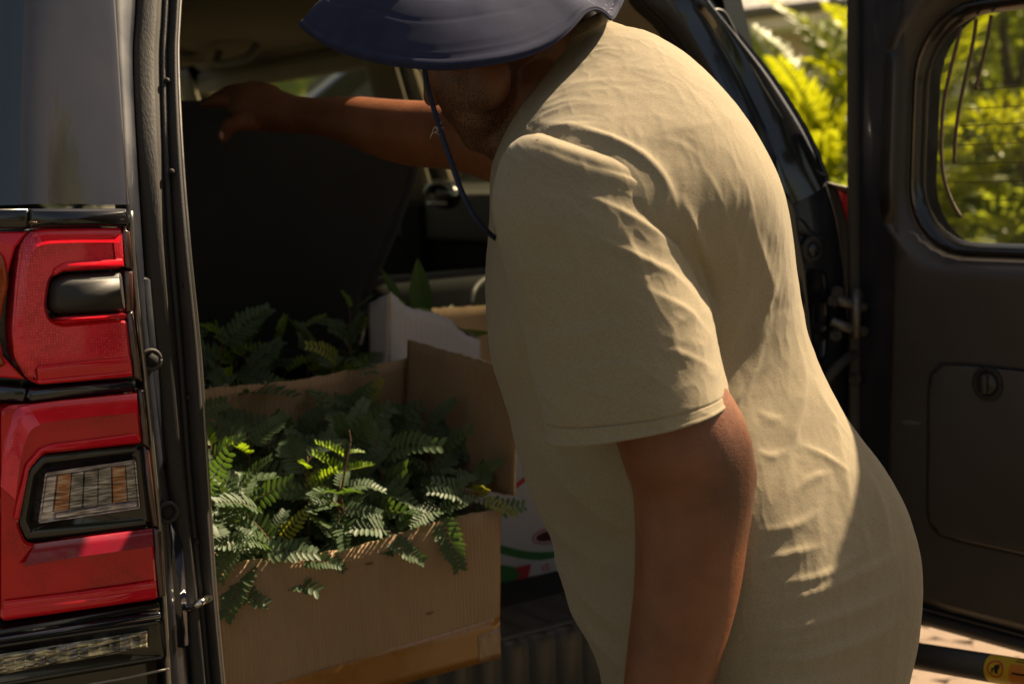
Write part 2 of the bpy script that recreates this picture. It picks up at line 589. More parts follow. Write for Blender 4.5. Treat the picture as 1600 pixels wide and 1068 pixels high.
M['facet_gold'] = facet_mat('reflector_prism', (0.05, 0.045, 0.035), (0.28, 0.25, 0.18), (0.8, 0.72, 0.5))
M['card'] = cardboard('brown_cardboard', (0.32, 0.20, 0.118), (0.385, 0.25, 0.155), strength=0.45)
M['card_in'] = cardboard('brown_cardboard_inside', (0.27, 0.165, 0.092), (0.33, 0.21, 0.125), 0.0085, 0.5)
M['card_white'] = cardboard('white_cardboard', (0.42, 0.39, 0.40), (0.48, 0.45, 0.46), 0.011, 0.25)
M['card_edge'] = mat('torn_cardboard_edge', (0.30, 0.17, 0.09), (0.50, 0.36, 0.24), 160, 0.9, bump=0.8, bscale=300)
M['tape'] = mat('brown_packing_tape', (0.30, 0.125, 0.028), (0.34, 0.15, 0.04), 20, 0.22, 0.34, bump=0.15, bscale=40, coat=0.3)
M['tape2'] = mat('creased_tape_patch', (0.26, 0.14, 0.06), (0.32, 0.19, 0.10), 60, 0.3, 0.4, bump=0.8, bscale=90, coat=0.3)
M['print_red'] = mat('red_print', (0.50, 0.035, 0.045), (0.44, 0.03, 0.04), 60, 0.6)
M['print_green'] = mat('green_print', (0.035, 0.17, 0.045), (0.03, 0.14, 0.035), 60, 0.6)
M['print_dark'] = mat('dark_print', (0.08, 0.012, 0.012), None, 60, 0.6)
M['print_white'] = mat('white_print', (0.48, 0.44, 0.44), None, 60, 0.65)
M['frond'] = leaf_mat('dark_feathery_leaf', (0.050, 0.085, 0.045), (0.090, 0.135, 0.070), 0.25, 0.48, (0.13, 0.25, 0.03), spec=0.25)
M['frond_young_lit'] = leaf_mat('young_lit_lime_leaf', (0.12, 0.24, 0.02), (0.20, 0.32, 0.03), 0.45, 0.42, (0.30, 0.45, 0.03))
M['frond_yellow'] = leaf_mat('yellowing_leaf', (0.14, 0.17, 0.02), (0.24, 0.24, 0.03), 0.35, 0.45, (0.3, 0.3, 0.03))
M['stem'] = mat('brown_stem', (0.10, 0.055, 0.028), (0.14, 0.08, 0.04), 60, 0.7)
M['broad'] = leaf_mat('broad_glossy_leaf', (0.045, 0.10, 0.022), (0.065, 0.13, 0.03), 0.3, 0.35, (0.12, 0.26, 0.03))
M['broad_light'] = leaf_mat('broad_light_leaf', (0.11, 0.17, 0.02), (0.15, 0.21, 0.025), 0.35, 0.38, (0.24, 0.36, 0.03))
M['soil'] = mat('potting_soil', (0.02, 0.014, 0.01), (0.035, 0.024, 0.016), 60, 0.95, bump=1.0, bscale=120, dist=0.006)
M['hat'] = mat('navy_twill', (0.018, 0.021, 0.046), (0.024, 0.028, 0.056), 30, 0.85, bump=0.35, bscale=1100, sheen=0.0, dist=0.0008, spec=0.12)
M['hat_mesh'] = mat('navy_mesh_edge', (0.10, 0.10, 0.16), (0.03, 0.034, 0.07), 260, 0.8, bump=0.8, bscale=400, sheen=0.2)
M['cord'] = mat('navy_cord', (0.012, 0.02, 0.06), None, 30, 0.7, 0.8, bump=0.4, bscale=900)
M['denim'] = mat('dark_trousers', (0.018, 0.018, 0.022), (0.026, 0.026, 0.03), 60, 0.9, bump=0.4, bscale=700)
M['shoe'] = mat('black_shoe', (0.015, 0.014, 0.014), None, 20, 0.4, 0.5)
def shirt_mat():
    b = NB('khaki_jersey')
    p = b.b
    p.inputs['Roughness'].default_value = 0.9
    p.inputs['Specular IOR Level'].default_value = 0.15
    p.inputs['Sheen Weight'].default_value = 0.12
    p.inputs['Sheen Roughness'].default_value = 0.5
    tc = b.n('TexCoord')
    a = b.n('TexNoise'); a.inputs['Scale'].default_value = 5; a.inputs['Detail'].default_value = 4
    mp = b.n('Mapping'); mp.inputs['Scale'].default_value = (1, 1, 2.2); mp.inputs['Rotation'].default_value = (0.2, 0.5, 0)
    c = b.n('TexNoise'); c.inputs['Scale'].default_value = 330; c.inputs['Detail'].default_value = 3
    b.l(tc.outputs['Object'], a.inputs['Vector'])
    b.l(tc.outputs['Object'], mp.inputs[0])
    b.l(mp.outputs[0], c.inputs['Vector'])
    ad = b.n('Math', operation='MULTIPLY_ADD'); ad.inputs[1].default_value = 0.55
    b.l(c.outputs['Fac'], ad.inputs[0])
    m2 = b.n('Math', operation='MULTIPLY'); m2.inputs[1].default_value = 0.45
    b.l(a.outputs['Fac'], m2.inputs[0]); b.l(m2.outputs[0], ad.inputs[2])
    r = b.n('ValToRGB')
    r.color_ramp.elements[0].position, r.color_ramp.elements[1].position = 0.36, 0.64
    r.color_ramp.elements[0].color, r.color_ramp.elements[1].color = (0.222, 0.181, 0.121, 1), (0.296, 0.243, 0.166, 1)
    b.l(ad.outputs[0], r.inputs[0]); b.l(r.outputs[0], p.inputs['Base Color'])
    w = b.n('TexNoise'); w.inputs['Scale'].default_value = 26; w.inputs['Detail'].default_value = 5
    b.l(tc.outputs['Object'], w.inputs['Vector'])
    hs = b.n('Math', operation='MULTIPLY_ADD'); hs.inputs[1].default_value = 0.12
    b.l(c.outputs['Fac'], hs.inputs[0]); b.l(w.outputs['Fac'], hs.inputs[2])
    bp = b.n('Bump'); bp.inputs['Strength'].default_value = 0.4; bp.inputs['Distance'].default_value = 0.003
    b.l(hs.outputs[0], bp.inputs['Height']); b.l(bp.outputs[0], p.inputs['Normal'])
    return b.m
M['shirt'] = shirt_mat()
def skin_mat():
    b = NB('dark_brown_skin')
    p = b.b
    p.inputs['Specular IOR Level'].default_value = 0.45
    p.inputs['Subsurface Weight'].default_value = 0.12
    p.inputs['Subsurface Radius'].default_value = (0.010, 0.004, 0.002)
    p.inputs['Subsurface Scale'].default_value = 0.6
    tc = b.n('TexCoord')
    a = b.n('TexNoise'); a.inputs['Scale'].default_value = 14; a.inputs['Detail'].default_value = 6; a.inputs['Roughness'].default_value = 0.65
    b.l(tc.outputs['Object'], a.inputs['Vector'])
    r = b.n('ValToRGB')
    r.color_ramp.elements[0].position, r.color_ramp.elements[1].position = 0.32, 0.7
    r.color_ramp.elements[0].color, r.color_ramp.elements[1].color = (0.150, 0.050, 0.023, 1), (0.225, 0.082, 0.039, 1)
    b.l(a.outputs['Fac'], r.inputs[0]); b.l(r.outputs[0], p.inputs['Base Color'])
    # darker, drier skin at the point of the elbow
    mk = b.n('VectorMath', operation='DISTANCE')
    mk.inputs[1].default_value = ELBOW
    b.l(tc.outputs['Object'], mk.inputs[0])
    nd = b.n('Math', operation='MULTIPLY_ADD'); nd.inputs[1].default_value = 0.05
    b.l(a.outputs['Fac'], nd.inputs[0]); b.l(mk.outputs['Value'], nd.inputs[2])
    er = b.n('MapRange', interpolation_type='SMOOTHSTEP'); er.inputs[1].default_value, er.inputs[2].default_value = 0.045, 0.115
    er.inputs[3].default_value, er.inputs[4].default_value = 0.75, 0.0
    b.l(nd.outputs[0], er.inputs[0])
    em = b.n('Mix', data_type='RGBA'); em.inputs[7].default_value = (0.036, 0.016, 0.011, 1)
    b.l(er.outputs[0], em.inputs[0]); b.l(r.outputs[0], em.inputs[6]); 
    # short stubble round the jaw and chin
    fk = b.n('VectorMath', operation='DISTANCE'); fk.inputs[1].default_value = CHIN
    b.l(tc.outputs['Object'], fk.inputs[0])
    fn = b.n('TexNoise'); fn.inputs['Scale'].default_value = 520; fn.inputs['Detail'].default_value = 3
    b.l(tc.outputs['Object'], fn.inputs['Vector'])
    fa = b.n('MapRange', interpolation_type='SMOOTHSTEP'); fa.inputs[1].default_value, fa.inputs[2].default_value = 0.05, 0.088; fa.inputs[3].default_value, fa.inputs[4].default_value = 1.0, 0.0
    b.l(fk.outputs['Value'], fa.inputs[0])
    fb = b.n('MapRange'); fb.inputs[1].default_value, fb.inputs[2].default_value = 0.35, 0.6
    b.l(fn.outputs['Fac'], fb.inputs[0])
    fm = b.n('Math', operation='MULTIPLY'); b.l(fa.outputs[0], fm.inputs[0]); b.l(fb.outputs[0], fm.inputs[1])
    fx = b.n('Mix', data_type='RGBA'); fx.inputs[7].default_value = (0.022, 0.012, 0.009, 1)
    b.l(fm.outputs[0], fx.inputs[0]); b.l(em.outputs[2], fx.inputs[6]); b.l(fx.outputs[2], p.inputs['Base Color'])
    v = b.n('TexVoronoi'); v.inputs['Scale'].default_value = 420
    n2 = b.n('TexNoise'); n2.inputs['Scale'].default_value = 160; n2.inputs['Detail'].default_value = 4
    b.l(tc.outputs['Object'], v.inputs['Vector']); b.l(tc.outputs['Object'], n2.inputs['Vector'])
    ad = b.n('Math', operation='MULTIPLY_ADD'); ad.inputs[1].default_value = 0.5
    b.l(v.outputs['Distance'], ad.inputs[0]); b.l(n2.outputs['Fac'], ad.inputs[2])
    bp = b.n('Bump'); bp.inputs['Strength'].default_value = 0.35; bp.inputs['Distance'].default_value = 0.0012
    b.l(ad.outputs[0], bp.inputs['Height']); b.l(bp.outputs[0], p.inputs['Normal'])
    q = b.n('MapRange'); q.inputs[3].default_value, q.inputs[4].default_value = 0.34, 0.52
    b.l(n2.outputs['Fac'], q.inputs[0]); b.l(q.outputs[0], p.inputs['Roughness'])
    return b.m
_mb = D(1200, 1068, 1.68)
ELBOW = tuple(D(1168, 752, 1.45) - Vector((_mb.x, _mb.y, 0)))
CHIN = tuple(D(722, 200, 1.77) - Vector((_mb.x, _mb.y, 0)))
M['skin'] = skin_mat()
M['beard'] = mat('short_dark_stubble', (0.03, 0.014, 0.009), (0.075, 0.032, 0.018), 500, 0.8, bump=0.8, bscale=600)
M['nail'] = mat('finger_nail', (0.36, 0.20, 0.14), None, 20, 0.35, 0.4)
M['pane'] = glass('door_window_glass', (0.82, 0.84, 0.76), 0.8, 0.10)
M['pane_car'] = glass('side_window_glass', (0.62, 0.66, 0.56), 0.7, 0.04)
M['pane_dark'] = glass('privacy_glass', (0.22, 0.23, 0.20), 0.7, 0.03)
M['filament'] = mat('heater_line_brown', (0.09, 0.05, 0.03), None, 20, 0.6, 0.7)
M['yellow'] = mat('yellow_sticker', (0.55, 0.36, 0.03), (0.50, 0.32, 0.03), 40, 0.45)
M['orange'] = mat('orange_sticker', (0.50, 0.17, 0.03), None, 40, 0.45, 0.5)
M['sred'] = mat('sticker_red', (0.42, 0.05, 0.03), None, 40, 0.45, 0.5)
M['sblack'] = mat('sticker_black', (0.012, 0.011, 0.010), None, 40, 0.45, 0.5)
M['paver'] = mat('pink_buff_paver', (0.165, 0.112, 0.080), (0.215, 0.152, 0.110), 7, 0.9, bump=0.7, bscale=90, detail=8, dist=0.004)
M['joint'] = mat('sandy_joint', (0.16, 0.11, 0.075), (0.22, 0.16, 0.11), 40, 0.95, bump=0.6, bscale=150)
M['ground'] = mat('dry_earth', (0.050, 0.044, 0.028), (0.075, 0.063, 0.040), 2, 0.95, bump=0.5, bscale=30)
M['lawn'] = leaf_mat('lawn_blade', (0.06, 0.12, 0.015), (0.10, 0.17, 0.02), 0.3, 0.5)
M['lawnbase'] = mat('lawn_floor', (0.045, 0.08, 0.014), (0.065, 0.10, 0.018), 3, 0.95)
M['palm'] = leaf_mat('golden_cane_leaf', (0.13, 0.165, 0.014), (0.23, 0.25, 0.02), 0.45, 0.42, (0.48, 0.50, 0.03))
M['bush'] = leaf_mat('bush_leaf', (0.095, 0.14, 0.022), (0.165, 0.205, 0.028), 0.48, 0.45, (0.40, 0.46, 0.05))
M['bush2'] = leaf_mat('grey_green_leaf', (0.07, 0.10, 0.03), (0.12, 0.14, 0.05), 0.4, 0.45, (0.22, 0.26, 0.06))
M['bark'] = mat('bark', (0.09, 0.06, 0.04), (0.15, 0.11, 0.075), 20, 0.9, bump=0.9, bscale=40, dist=0.01)
M['wall'] = mat('cream_render', (0.44, 0.36, 0.27), (0.48, 0.40, 0.30), 2, 0.9, bump=0.3, bscale=120)
M['roof'] = mat('pale_metal_roof', (0.50, 0.46, 0.42), (0.58, 0.54, 0.49), 2, 0.5, 0.6)
M['fascia'] = mat('white_fascia', (0.66, 0.60, 0.50), (0.60, 0.54, 0.45), 3, 0.6)
M['gutter'] = mat('dark_gutter', (0.10, 0.085, 0.07), None, 3, 0.5, 0.6)
M['tyre'] = mat('tyre_rubber', (0.018, 0.017, 0.016), (0.03, 0.028, 0.026), 30, 0.85)
M['insect'] = mat('brown_insect', (0.16, 0.08, 0.035), (0.05, 0.03, 0.015), 400, 0.5)
M['wing'] = glass('insect_wing', (0.8, 0.7, 0.55), 0.6)

# ================================================================== SETTING
def sheet(name, pts, z, m, kind='structure'):
    me = np_mesh(name, [(x, y, z) for x, y in pts], [tuple(range(len(pts)))])
    o = from_mesh(name, me, m, None, False)
    return tag(o, kind=kind)
sheet('ground', [(-400, -400), (400, -400), (400, 400), (-400, 400)], -0.03, M['ground'])
pave = sheet('pavement', [(-2.0, 1.95), (7, 1.95), (7, 6.2), (-2.0, 6.2)], -0.012, M['joint'])
# interlocking pavers (wavy hexagons) where the picture shows the ground
def paver_mesh(seed):
    rnd = random.Random(seed)
    bm = bmesh.new()
    N = 12
    o = []
    for i in range(N):
        a = 2 * math.pi * i / N
        rr = 0.092 * (1 + 0.10 * math.cos(3 * a + 0.4)) * rnd.uniform(0.97, 1.02)
        o.append((rr * math.cos(a), rr * math.sin(a)))
    top = [bm.verts.new((x * 0.965, y * 0.965, 0.0)) for x, y in o]
    mid = [bm.verts.new((x, y, -0.006)) for x, y in o]
    low = [bm.verts.new((x, y, -0.05)) for x, y in o]
    bm.faces.new(top)
    for A, B in ((top, mid), (mid, low)):
        for i in range(N):
            j = (i + 1) % N
            bm.faces.new((A[j], A[i], B[i], B[j]))
    bmesh.ops.recalc_face_normals(bm, faces=bm.faces[:])
    me = bpy.data.meshes.new('paver')
    bm.to_mesh(me); bm.free()
    me.materials.append(M['paver'])
    return me
pm = [paver_mesh(k) for k in range(5)]
for i in range(-2, 18):
    for j in range(-4, 14):
        x, y = 0.55 + i * 0.172 * 0.95, 2.7 + j * 0.151
        x += (j % 2) * 0.082
        if x > 0.62 + 0.42 * (y - 2.0) * 1.35 or x < 0.18 * y or y > 4.8 or y < 2.7:
            continue
        o = bpy.data.objects.new('paver', random.choice(pm))
        link(o, pave)
        o.location = (x + random.uniform(-.004, .004), y + random.uniform(-.004, .004), random.uniform(-0.003, 0.002))
        o.rotation_euler = (random.uniform(-.012, .012), random.uniform(-.012, .012), random.choice((0, 2.094, 4.189)) + random.uniform(-.05, .05))
lawn = sheet('lawn', [(-30, 6.2), (40, 6.2), (40, 40), (-30, 40)], -0.008, M['lawnbase'])
# grass blades on the near part of the lawn
gv, gf = [], []
for k in range(5200):
    x, y = random.uniform(-3, 9), 6.3 + random.random()**1.6 * 7
    h, w, a = random.uniform(0.05, 0.12), random.uniform(0.006, 0.011), random.uniform(0, 6.28)
    dx, dy = math.cos(a) * w, math.sin(a) * w
    lx, ly = random.uniform(-.04, .04), random.uniform(-.04, .04)
    b0 = len(gv)
    gv += [(x - dx, y - dy, -0.01), (x + dx, y + dy, -0.01), (x + lx, y + ly, h)]
    gf.append((b0, b0 + 1, b0 + 2))
tag(from_mesh('grass', np_mesh('grass', gv, gf), M['lawn'], None, False), kind='stuff')

# ---- house behind the garden
HC = D(1292, 8, 17.0)
ez = HC.z
hl, hr = Vector((-0.72, 0.69, 0)), Vector((0.86, 0.51, 0))          # directions of the two eaves
hr = Vector((0.69, 0.72, 0))
house = thing('house', (HC.x, HC.y, 0), 'cream house with a pale ribbed metal roof behind the hedge', 'house')
hb = Vector((HC.x, HC.y, 0))
def hp(a, b, z): return hb + hl * a + hr * b + Z3 * z
ov = 0.7
bm = bmesh.new()
add_box(bm, box8(hp, ov, 9, ov, 9, 0, ez - 0.02), 0)
from_bm('wall', bm, M['wall'], house, False)
# hip roof with raised ribs
apex = 4.9
def rp(a, b):
    h = min(a, b, 9.7 - a, 9.7 - b)
    return hp(a, b, ez + 0.05 + 0.45 * h)
me = np_mesh('roof', [hp(0, 0, ez + .05), hp(9.7, 0, ez + .05), hp(9.7, 9.7, ez + .05), hp(0, 9.7, ez + .05), rp(4.85, 4.85)], [(0, 1, 4), (1, 2, 4), (2, 3, 4), (3, 0, 4)])
roof = from_mesh('roof', me, M['roof'], house, False)
def roof_rib(P, Q):
    bm = bmesh.new()
    add_tube(bm, [P + Z3 * 0.02, Q + Z3 * 0.02], 0.03, 5, 2)
    return from_bm('roof_rib', bm, M['roof'], roof, False)
for k in range(1, 28):
    q = k * 0.335
    roof_rib(rp(q, 0), rp(q, min(q, 9.7 - q) * 0.98))
    roof_rib(rp(0, q), rp(min(q, 9.7 - q) * 0.98, q))
bm = bmesh.new()
add_box(bm, box8(hp, 0, 9.7, -0.02, 0.03, ez - 0.20, ez + 0.045), 0)
add_box(bm, box8(hp, -0.02, 0.03, 0.03, 9.7, ez - 0.20, ez + 0.045), 0)
from_bm('fascia', bm, M['fascia'], house, False)
bm = bmesh.new()
add_box(bm, box8(hp, 0.04, 9.6, 0.04, ov, ez - 0.22, ez - 0.20), 0)
add_box(bm, box8(hp, 0.04, ov, ov, 9.6, ez - 0.22, ez - 0.20), 0)
from_bm('soffit', bm, M['fascia'], house, False)
tube('gutter', [hp(9.7, -0.09, ez + 0.0), hp(0, -0.09, ez + 0.0)], 0.075, M['gutter'], house, 8, 2)
tube('gutter', [hp(-0.09, -0.05, ez + 0.0), hp(-0.09, 9.7, ez + 0.0)], 0.075, M['gutter'], house, 8, 2)
tube('downpipe', [hp(-.06, 0.5, ez - 0.05), hp(-.04, 0.5, ez - .32), hp(0.1, 0.55, ez - .45), hp(ov - .12, ov - .12, ez - .62), hp(ov - .10, ov - .10, ez - .9), hp(ov - .10, ov - .10, 0.1)], 0.05, M['gutter'], house, 8)
w = wframe = None
for b0 in (2.2, 5.4):
    bm = bmesh.new(); add_box(bm, box8(hp, ov - 0.04, ov + 0.02, b0, b0 + 1.6, 0.9, 2.2), 0)
    wf = from_bm('window', bm, M['fascia'], house, False)
    bm = bmesh.new(); add_box(bm, box8(hp, ov - 0.06, ov - 0.045, b0 + .1, b0 + 1.5, 1.0, 2.1), 0)
    from_bm('pane', bm, M['gloss'], wf, False)

# ---- near garage gable whose white barge board slopes down behind the car
GY = 11.0
ga, gb = D(1108, -30, GY), D(1212, 112, GY)
gar = thing('garage', (gb.x, gb.y, 0), 'garage gable with a white sloping barge board beside the palms', 'garage')
gd = (ga - gb).normalized()
gt = gb + gd * 2.6
def gbrd(P, Q, h, y0, y1):
    bm = bmesh.new()
    dn = Z3 * -h
    yy = Vector((0, 1, 0))
    add_box(bm, [P + yy * y0 + dn, Q + yy * y0 + dn, Q + yy * y1 + dn, P + yy * y1 + dn, P + yy * y0, Q + yy * y0, Q + yy * y1, P + yy * y1], 0)
    return bm
from_bm('barge_board', gbrd(gb, gt, 0.17, -0.03, 0.0), M['fascia'], gar, False)
from_bm('roof', gbrd(gb + Z3 * .06, gt + Z3 * .06, 0.055, -0.06, 4.0), M['roof'], gar, False)
bm = bmesh.new()
wl = gb + gd * 0.35
add_box(bm, [Vector((wl.x - 2.2, GY + .3, 0)), Vector((wl.x, GY + .3, 0)), Vector((wl.x, GY + 3.6, 0)), Vector((wl.x - 2.2, GY + 3.6, 0)),
             Vector((wl.x - 2.2, GY + .3, gt.z - .25)), Vector((wl.x, GY + .3, wl.z - .22)), Vector((wl.x, GY + 3.6, wl.z - .22)), Vector((wl.x - 2.2, GY + 3.6, gt.z - .25))], 0)
from_bm('wall', bm, M['wall'], gar, False)

# ---- plants
def palm_frond_mesh(seed, L=1.25, pairs=26):
    rnd = random.Random(seed)
    vv, ff = [], []
    def P(t):
        return Vector((L * (t - 0.10 * t * t), 0, L * (0.10 * t - 0.38 * t * t)))
    for k in range(9):
        p = P(k / 8)
        r = 0.009 * (1 - k / 9)
        vv += [p + Vector((0, r, 0)), p + Vector((0, -r, 0)), p + Vector((0, 0, -r))]
        if k:
            a = 3 * (k - 1)
            for i in range(3):
                ff.append((a + i, a + (i + 1) % 3, a + 3 + (i + 1) % 3, a + 3 + i))
    for k in range(pairs):
        t = 0.16 + 0.84 * k / (pairs - 1)
        p = P(t)
        tn = (P(min(t + .02, 1)) - P(t - .02)).normalized()
        ll = L * (0.30 - 0.17 * abs(t - 0.45) - 0.1 * t) * rnd.uniform(0.85, 1.1)
        for s in (-1, 1):
            d = (tn * rnd.uniform(0.75, 0.95) + Vector((0, s * 0.8, rnd.uniform(0.15, 0.4)))).normalized()
            wd = tn.cross(Vector((0, 0, 1))).cross(d).normalized() * 0.013
            wd = d.cross(Vector((0, 0, 1))).normalized() * 0.019
            q = len(vv)
            m = p + d * ll * 0.5
            e = p + d * ll + Vector((0, 0, -ll * rnd.uniform(0.1, 0.35)))
            vv += [p, m + wd, m - wd, e]
            ff += [(q, q + 2, q + 1), (q + 1, q + 2, q + 3)]
    me = np_mesh('frond', vv, ff)
    me.materials.append(M['palm'])
    return me
PF = [palm_frond_mesh(k, random.uniform(0.95, 1.3)) for k in range(6)]
def palm(x, y, h, nf, label, sc=1.0, group=None):
    t = thing('cane_palm', (x, y, 0), label, 'palm', random.uniform(0, 6.28), group)
    for k in range(3):
        a = k * 2.1
        tube('trunk', [(x + .06 * math.cos(a), y + .06 * math.sin(a), -0.02), (x + .12 * math.cos(a), y + .12 * math.sin(a), h * .5), (x + .16 * math.cos(a), y + .16 * math.sin(a), h * 0.86)], [0.04, 0.03, 0.02], M['bark'], t, 7)
    for k in range(nf):
        f = bpy.data.objects.new('frond', random.choice(PF))
        link(f, t)
        u = (k + 0.5) / nf
        f.location = (random.uniform(-.16, .16), random.uniform(-.16, .16), h * (0.28 + 0.70 * u) + random.uniform(-.1, .1))
        f.rotation_euler = (random.uniform(-.3, .3), -rad(8 + 62 * u) + random.uniform(-.2, .2), k * 2.4 + random.uniform(-.4, .4))
        s = sc * random.uniform(0.8, 1.1)
        f.scale = (s, s, s)
    return t
def leaf_cloud(name, centres, n, size, m, parent, seed=1):
    rnd = random.Random(seed)
    vv, ff = [], []
    for k in range(n):
        c, r = rnd.choice(centres)
        while True:
            p = Vector((rnd.uniform(-1, 1), rnd.uniform(-1, 1), rnd.uniform(-1, 1)))
            if 0.25 < p.length < 1: break
        p = p * (0.55 + 0.45 * p.length)
        P = Vector(c) + Vector((p.x * r[0], p.y * r[1], p.z * r[2]))
        d = (p + Vector((rnd.uniform(-1, 1), rnd.uniform(-1, 1), rnd.uniform(-0.6, 0.9)))).normalized()
        sd_ = d.cross(Vector((rnd.uniform(-1, 1), rnd.uniform(-1, 1), rnd.uniform(-1, 1)))).normalized()
        nn = d.cross(sd_)
        s = size * rnd.uniform(0.6, 1.3)
        q = len(vv)
        vv += [P, P + d * s * .5 + sd_ * s * .24 + nn * s * .06, P + d * s, P + d * s * .5 - sd_ * s * .24 + nn * s * .06]
        ff += [(q, q + 1, q + 2), (q, q + 2, q + 3)]
    return from_mesh(name, np_mesh(name, vv, ff), m, parent, False)
def bush(name, x, y, h, w, label, cat, m, n, size, seed, trunk=False, lift=0.0, group=None):
    rnd = random.Random(seed)
    t = thing(name, (x, y, 0), label, cat, 0, group)
    cs = []
    for k in range(15):
        a, q = rnd.uniform(0, 6.28), rnd.random()**.6
        z = lift + (h - lift) * rnd.uniform(0.12, 0.93)
        rr = w * (1 - 0.45 * abs(z / h - 0.5) * 2)
        cs.append(((x + rr * q * math.cos(a), y + rr * q * math.sin(a), z), (w * rnd.uniform(.24, .42), w * rnd.uniform(.24, .42), (h - lift) * rnd.uniform(.09, .18))))
    leaf_cloud('crown', cs, n, size, m, t, seed)
    b = bmesh.new()
    add_tube(b, [(x, y, -0.05), (x + .03 * h, y, h * .35), (x, y + .02 * h, h * .8)], [0.05 * w + .03, 0.03 * w + .02, 0.01], 8)
    for k in range(6):
        c = cs[k][0]
        add_tube(b, [(x, y, h * rnd.uniform(.2, .5)), (0.5 * (x + c[0]), 0.5 * (y + c[1]), c[2] * .8), c], [0.025 * w + .01, .012, .005], 6)
    from_bm('trunk', b, M['bark'], t)
    return t
palm(1.76, 7.9, 1.36, 44, 'bright yellow-green cane palm directly right of the car pillar', 0.95)
palm(2.25, 8.4, 1.58, 44, 'taller cane palm beside the black edge of the open rear door', 1.0)
palm(1.95, 9.8, 1.2, 26, 'low dim cane palm behind the car pillar under the barge board', 0.9)
bush('tree', 7.6, -4.6, 11.5, 2.6, 'very tall unseen tree added behind the viewer to the right, for the rear pillar to mirror', 'tree', M['bush2'], 7000, 0.3, 14, lift=4.0)  # unseen, added to break up the pillar's reflection and cut sky fill
bush('bush', 1.85, 7.2, 1.35, 0.6, 'dense dark bush at the foot of the cane palms', 'bush', M['bush'], 5200, 0.06, 3)
bush('bush', 2.75, 7.4, 1.7, 0.75, 'sunny lime bush low in the door window, near its left edge', 'bush', M['palm'], 6000, 0.07, 4)
bush('tree', 3.3, 9.6, 3.4, 1.35, 'leafy green tree filling the upper middle of the door window', 'tree', M['bush'], 9000, 0.10, 5, lift=0.4)
bush('bush', 3.6, 7.6, 1.55, 0.8, 'broad yellow-green bush low in the door window, further right', 'bush', M['palm'], 6000, 0.07, 6)
bush('tree', 4.7, 9.4, 3.6, 1.4, 'grey-green tree at the right side of the door window', 'tree', M['bush2'], 9000, 0.10, 7, lift=0.4)
bush('tree', 4.1, 11.2, 3.3, 1.1, 'darker tree behind the others in the door window', 'tree', M['bush'], 7000, 0.10, 8, lift=0.4)
bush('tree', 6.4, 11.5, 4.2, 1.7, 'large tree beyond the door, far right of the garden', 'tree', M['bush'], 8000, 0.13, 9, lift=0.5)
# seen through the car: the far side of the drive
bush('tree', -2.7, 13.0, 3.6, 0.85, 'green tree seen through the front side window of the car', 'tree', M['bush'], 6000, 0.12, 10, lift=0.3)
bush('bush', -2.75, 11.0, 2.6, 0.9, 'lime bush seen as a small bright patch left of the seat back', 'bush', M['palm'], 6500, 0.09, 11)
wh = thing('garden_wall', (-0.9, 14.6, 0), 'pale rendered garden wall seen through the front side window', 'wall')
wbox('wall', -2.2, 1.4, 14.5, 14.8, -0.02, 2.62, M['wall'], wh)
wbox('coping', -2.25, 1.45, 14.45, 14.85, 2.623, 2.72, M['fascia'], wh)
# behind the photographer: what the glossy paint mirrors
bush('tree', -5.5, -3.5, 6.0, 2.0, 'tall tree behind the viewer, mirrored in the car panel', 'tree', M['bush'], 5000, 0.22, 12, lift=1.0)
bush('tree', 1.5, -9.0, 5.0, 2.2, 'broad tree behind the viewer on the drive', 'tree', M['bush'], 5000, 0.22, 13, lift=1.0)

# ================================================================== THE CAR
suv = thing('suv', tuple(C0), 'dark navy four-wheel-drive car with its side-hinged rear door open', 'car', TH)
OUT = -FWD
# ---- left rear pillar: gloss panel, body edge, ribbed strip, rubber seal
La = [(42, -60), (38, 0), (33, 160), (30, 320)]
Lb = [(176, -60), (180, 0), (190, 160), (201, 319)]
Lb2 = [(174, -60), (178, 0), (188, 160), (199, 312), (215, 460), (236, 640), (254, 830), (262, 1000), (268, 1130)]
Lc = [(218, -60), (213, 30), (209, 100), (216, 250), (228, 430), (240, 560), (262, 760), (282, 900), (300, 1068), (306, 1130)]
Ld = [(262, -60), (258, 30), (255, 100), (259, 250), (268, 400), (281, 560), (296, 760), (310, 900), (325, 1068), (330, 1130)]
Le = [(282, -60), (276, 30), (274, 100), (281, 250), (293, 400), (309, 560), (322, 760), (333, 930), (346, 1068), (352, 1130)]
def VV(c, v): return [V(x, y, v) for x, y in c]
def off(c, dv=0.0, ds=0.0): return [Vector(p) + FWD * dv + LAT * ds for p in c]
a_, b_ = VV(La, -0.045), VV(Lb, -0.045)
far = off(a_, 0.16, -0.05)
ruled('pillar_panel', [off(b_, 0.014), b_, off(b_, -0.004, -0.012), off(a_, -0.006, 0.03), a_], M['panel'], suv, 40, 4)
ruled('quarter_glass', [off(a_, 0.002, 0.002), far, off(far, 0.5, -0.01)], M['gloss'], suv, 30, 4)
c_ = VV(Lb2, -0.02)
ruled('body_edge', [off(c_, 0.02, -0.01), c_, off(VV(Lc, 0.0), 0.0), off(VV(Lc, 0.0), 0.05)], M['paint_in'], suv, 50, 3)
lc, ld, le = VV(Lc, 0.0), VV(Ld, 0.012), VV(Le, 0.0)
mid = [Vector(p) * .5 + Vector(q) * .5 for p, q in zip(lc, ld)]
ruled('edge_strip', [off(lc, .02), off(lc, -.006), off(mid, -.018), off(mid, -.012, .004), off(ld, -.006)], M['strip'], suv, 60, 3)
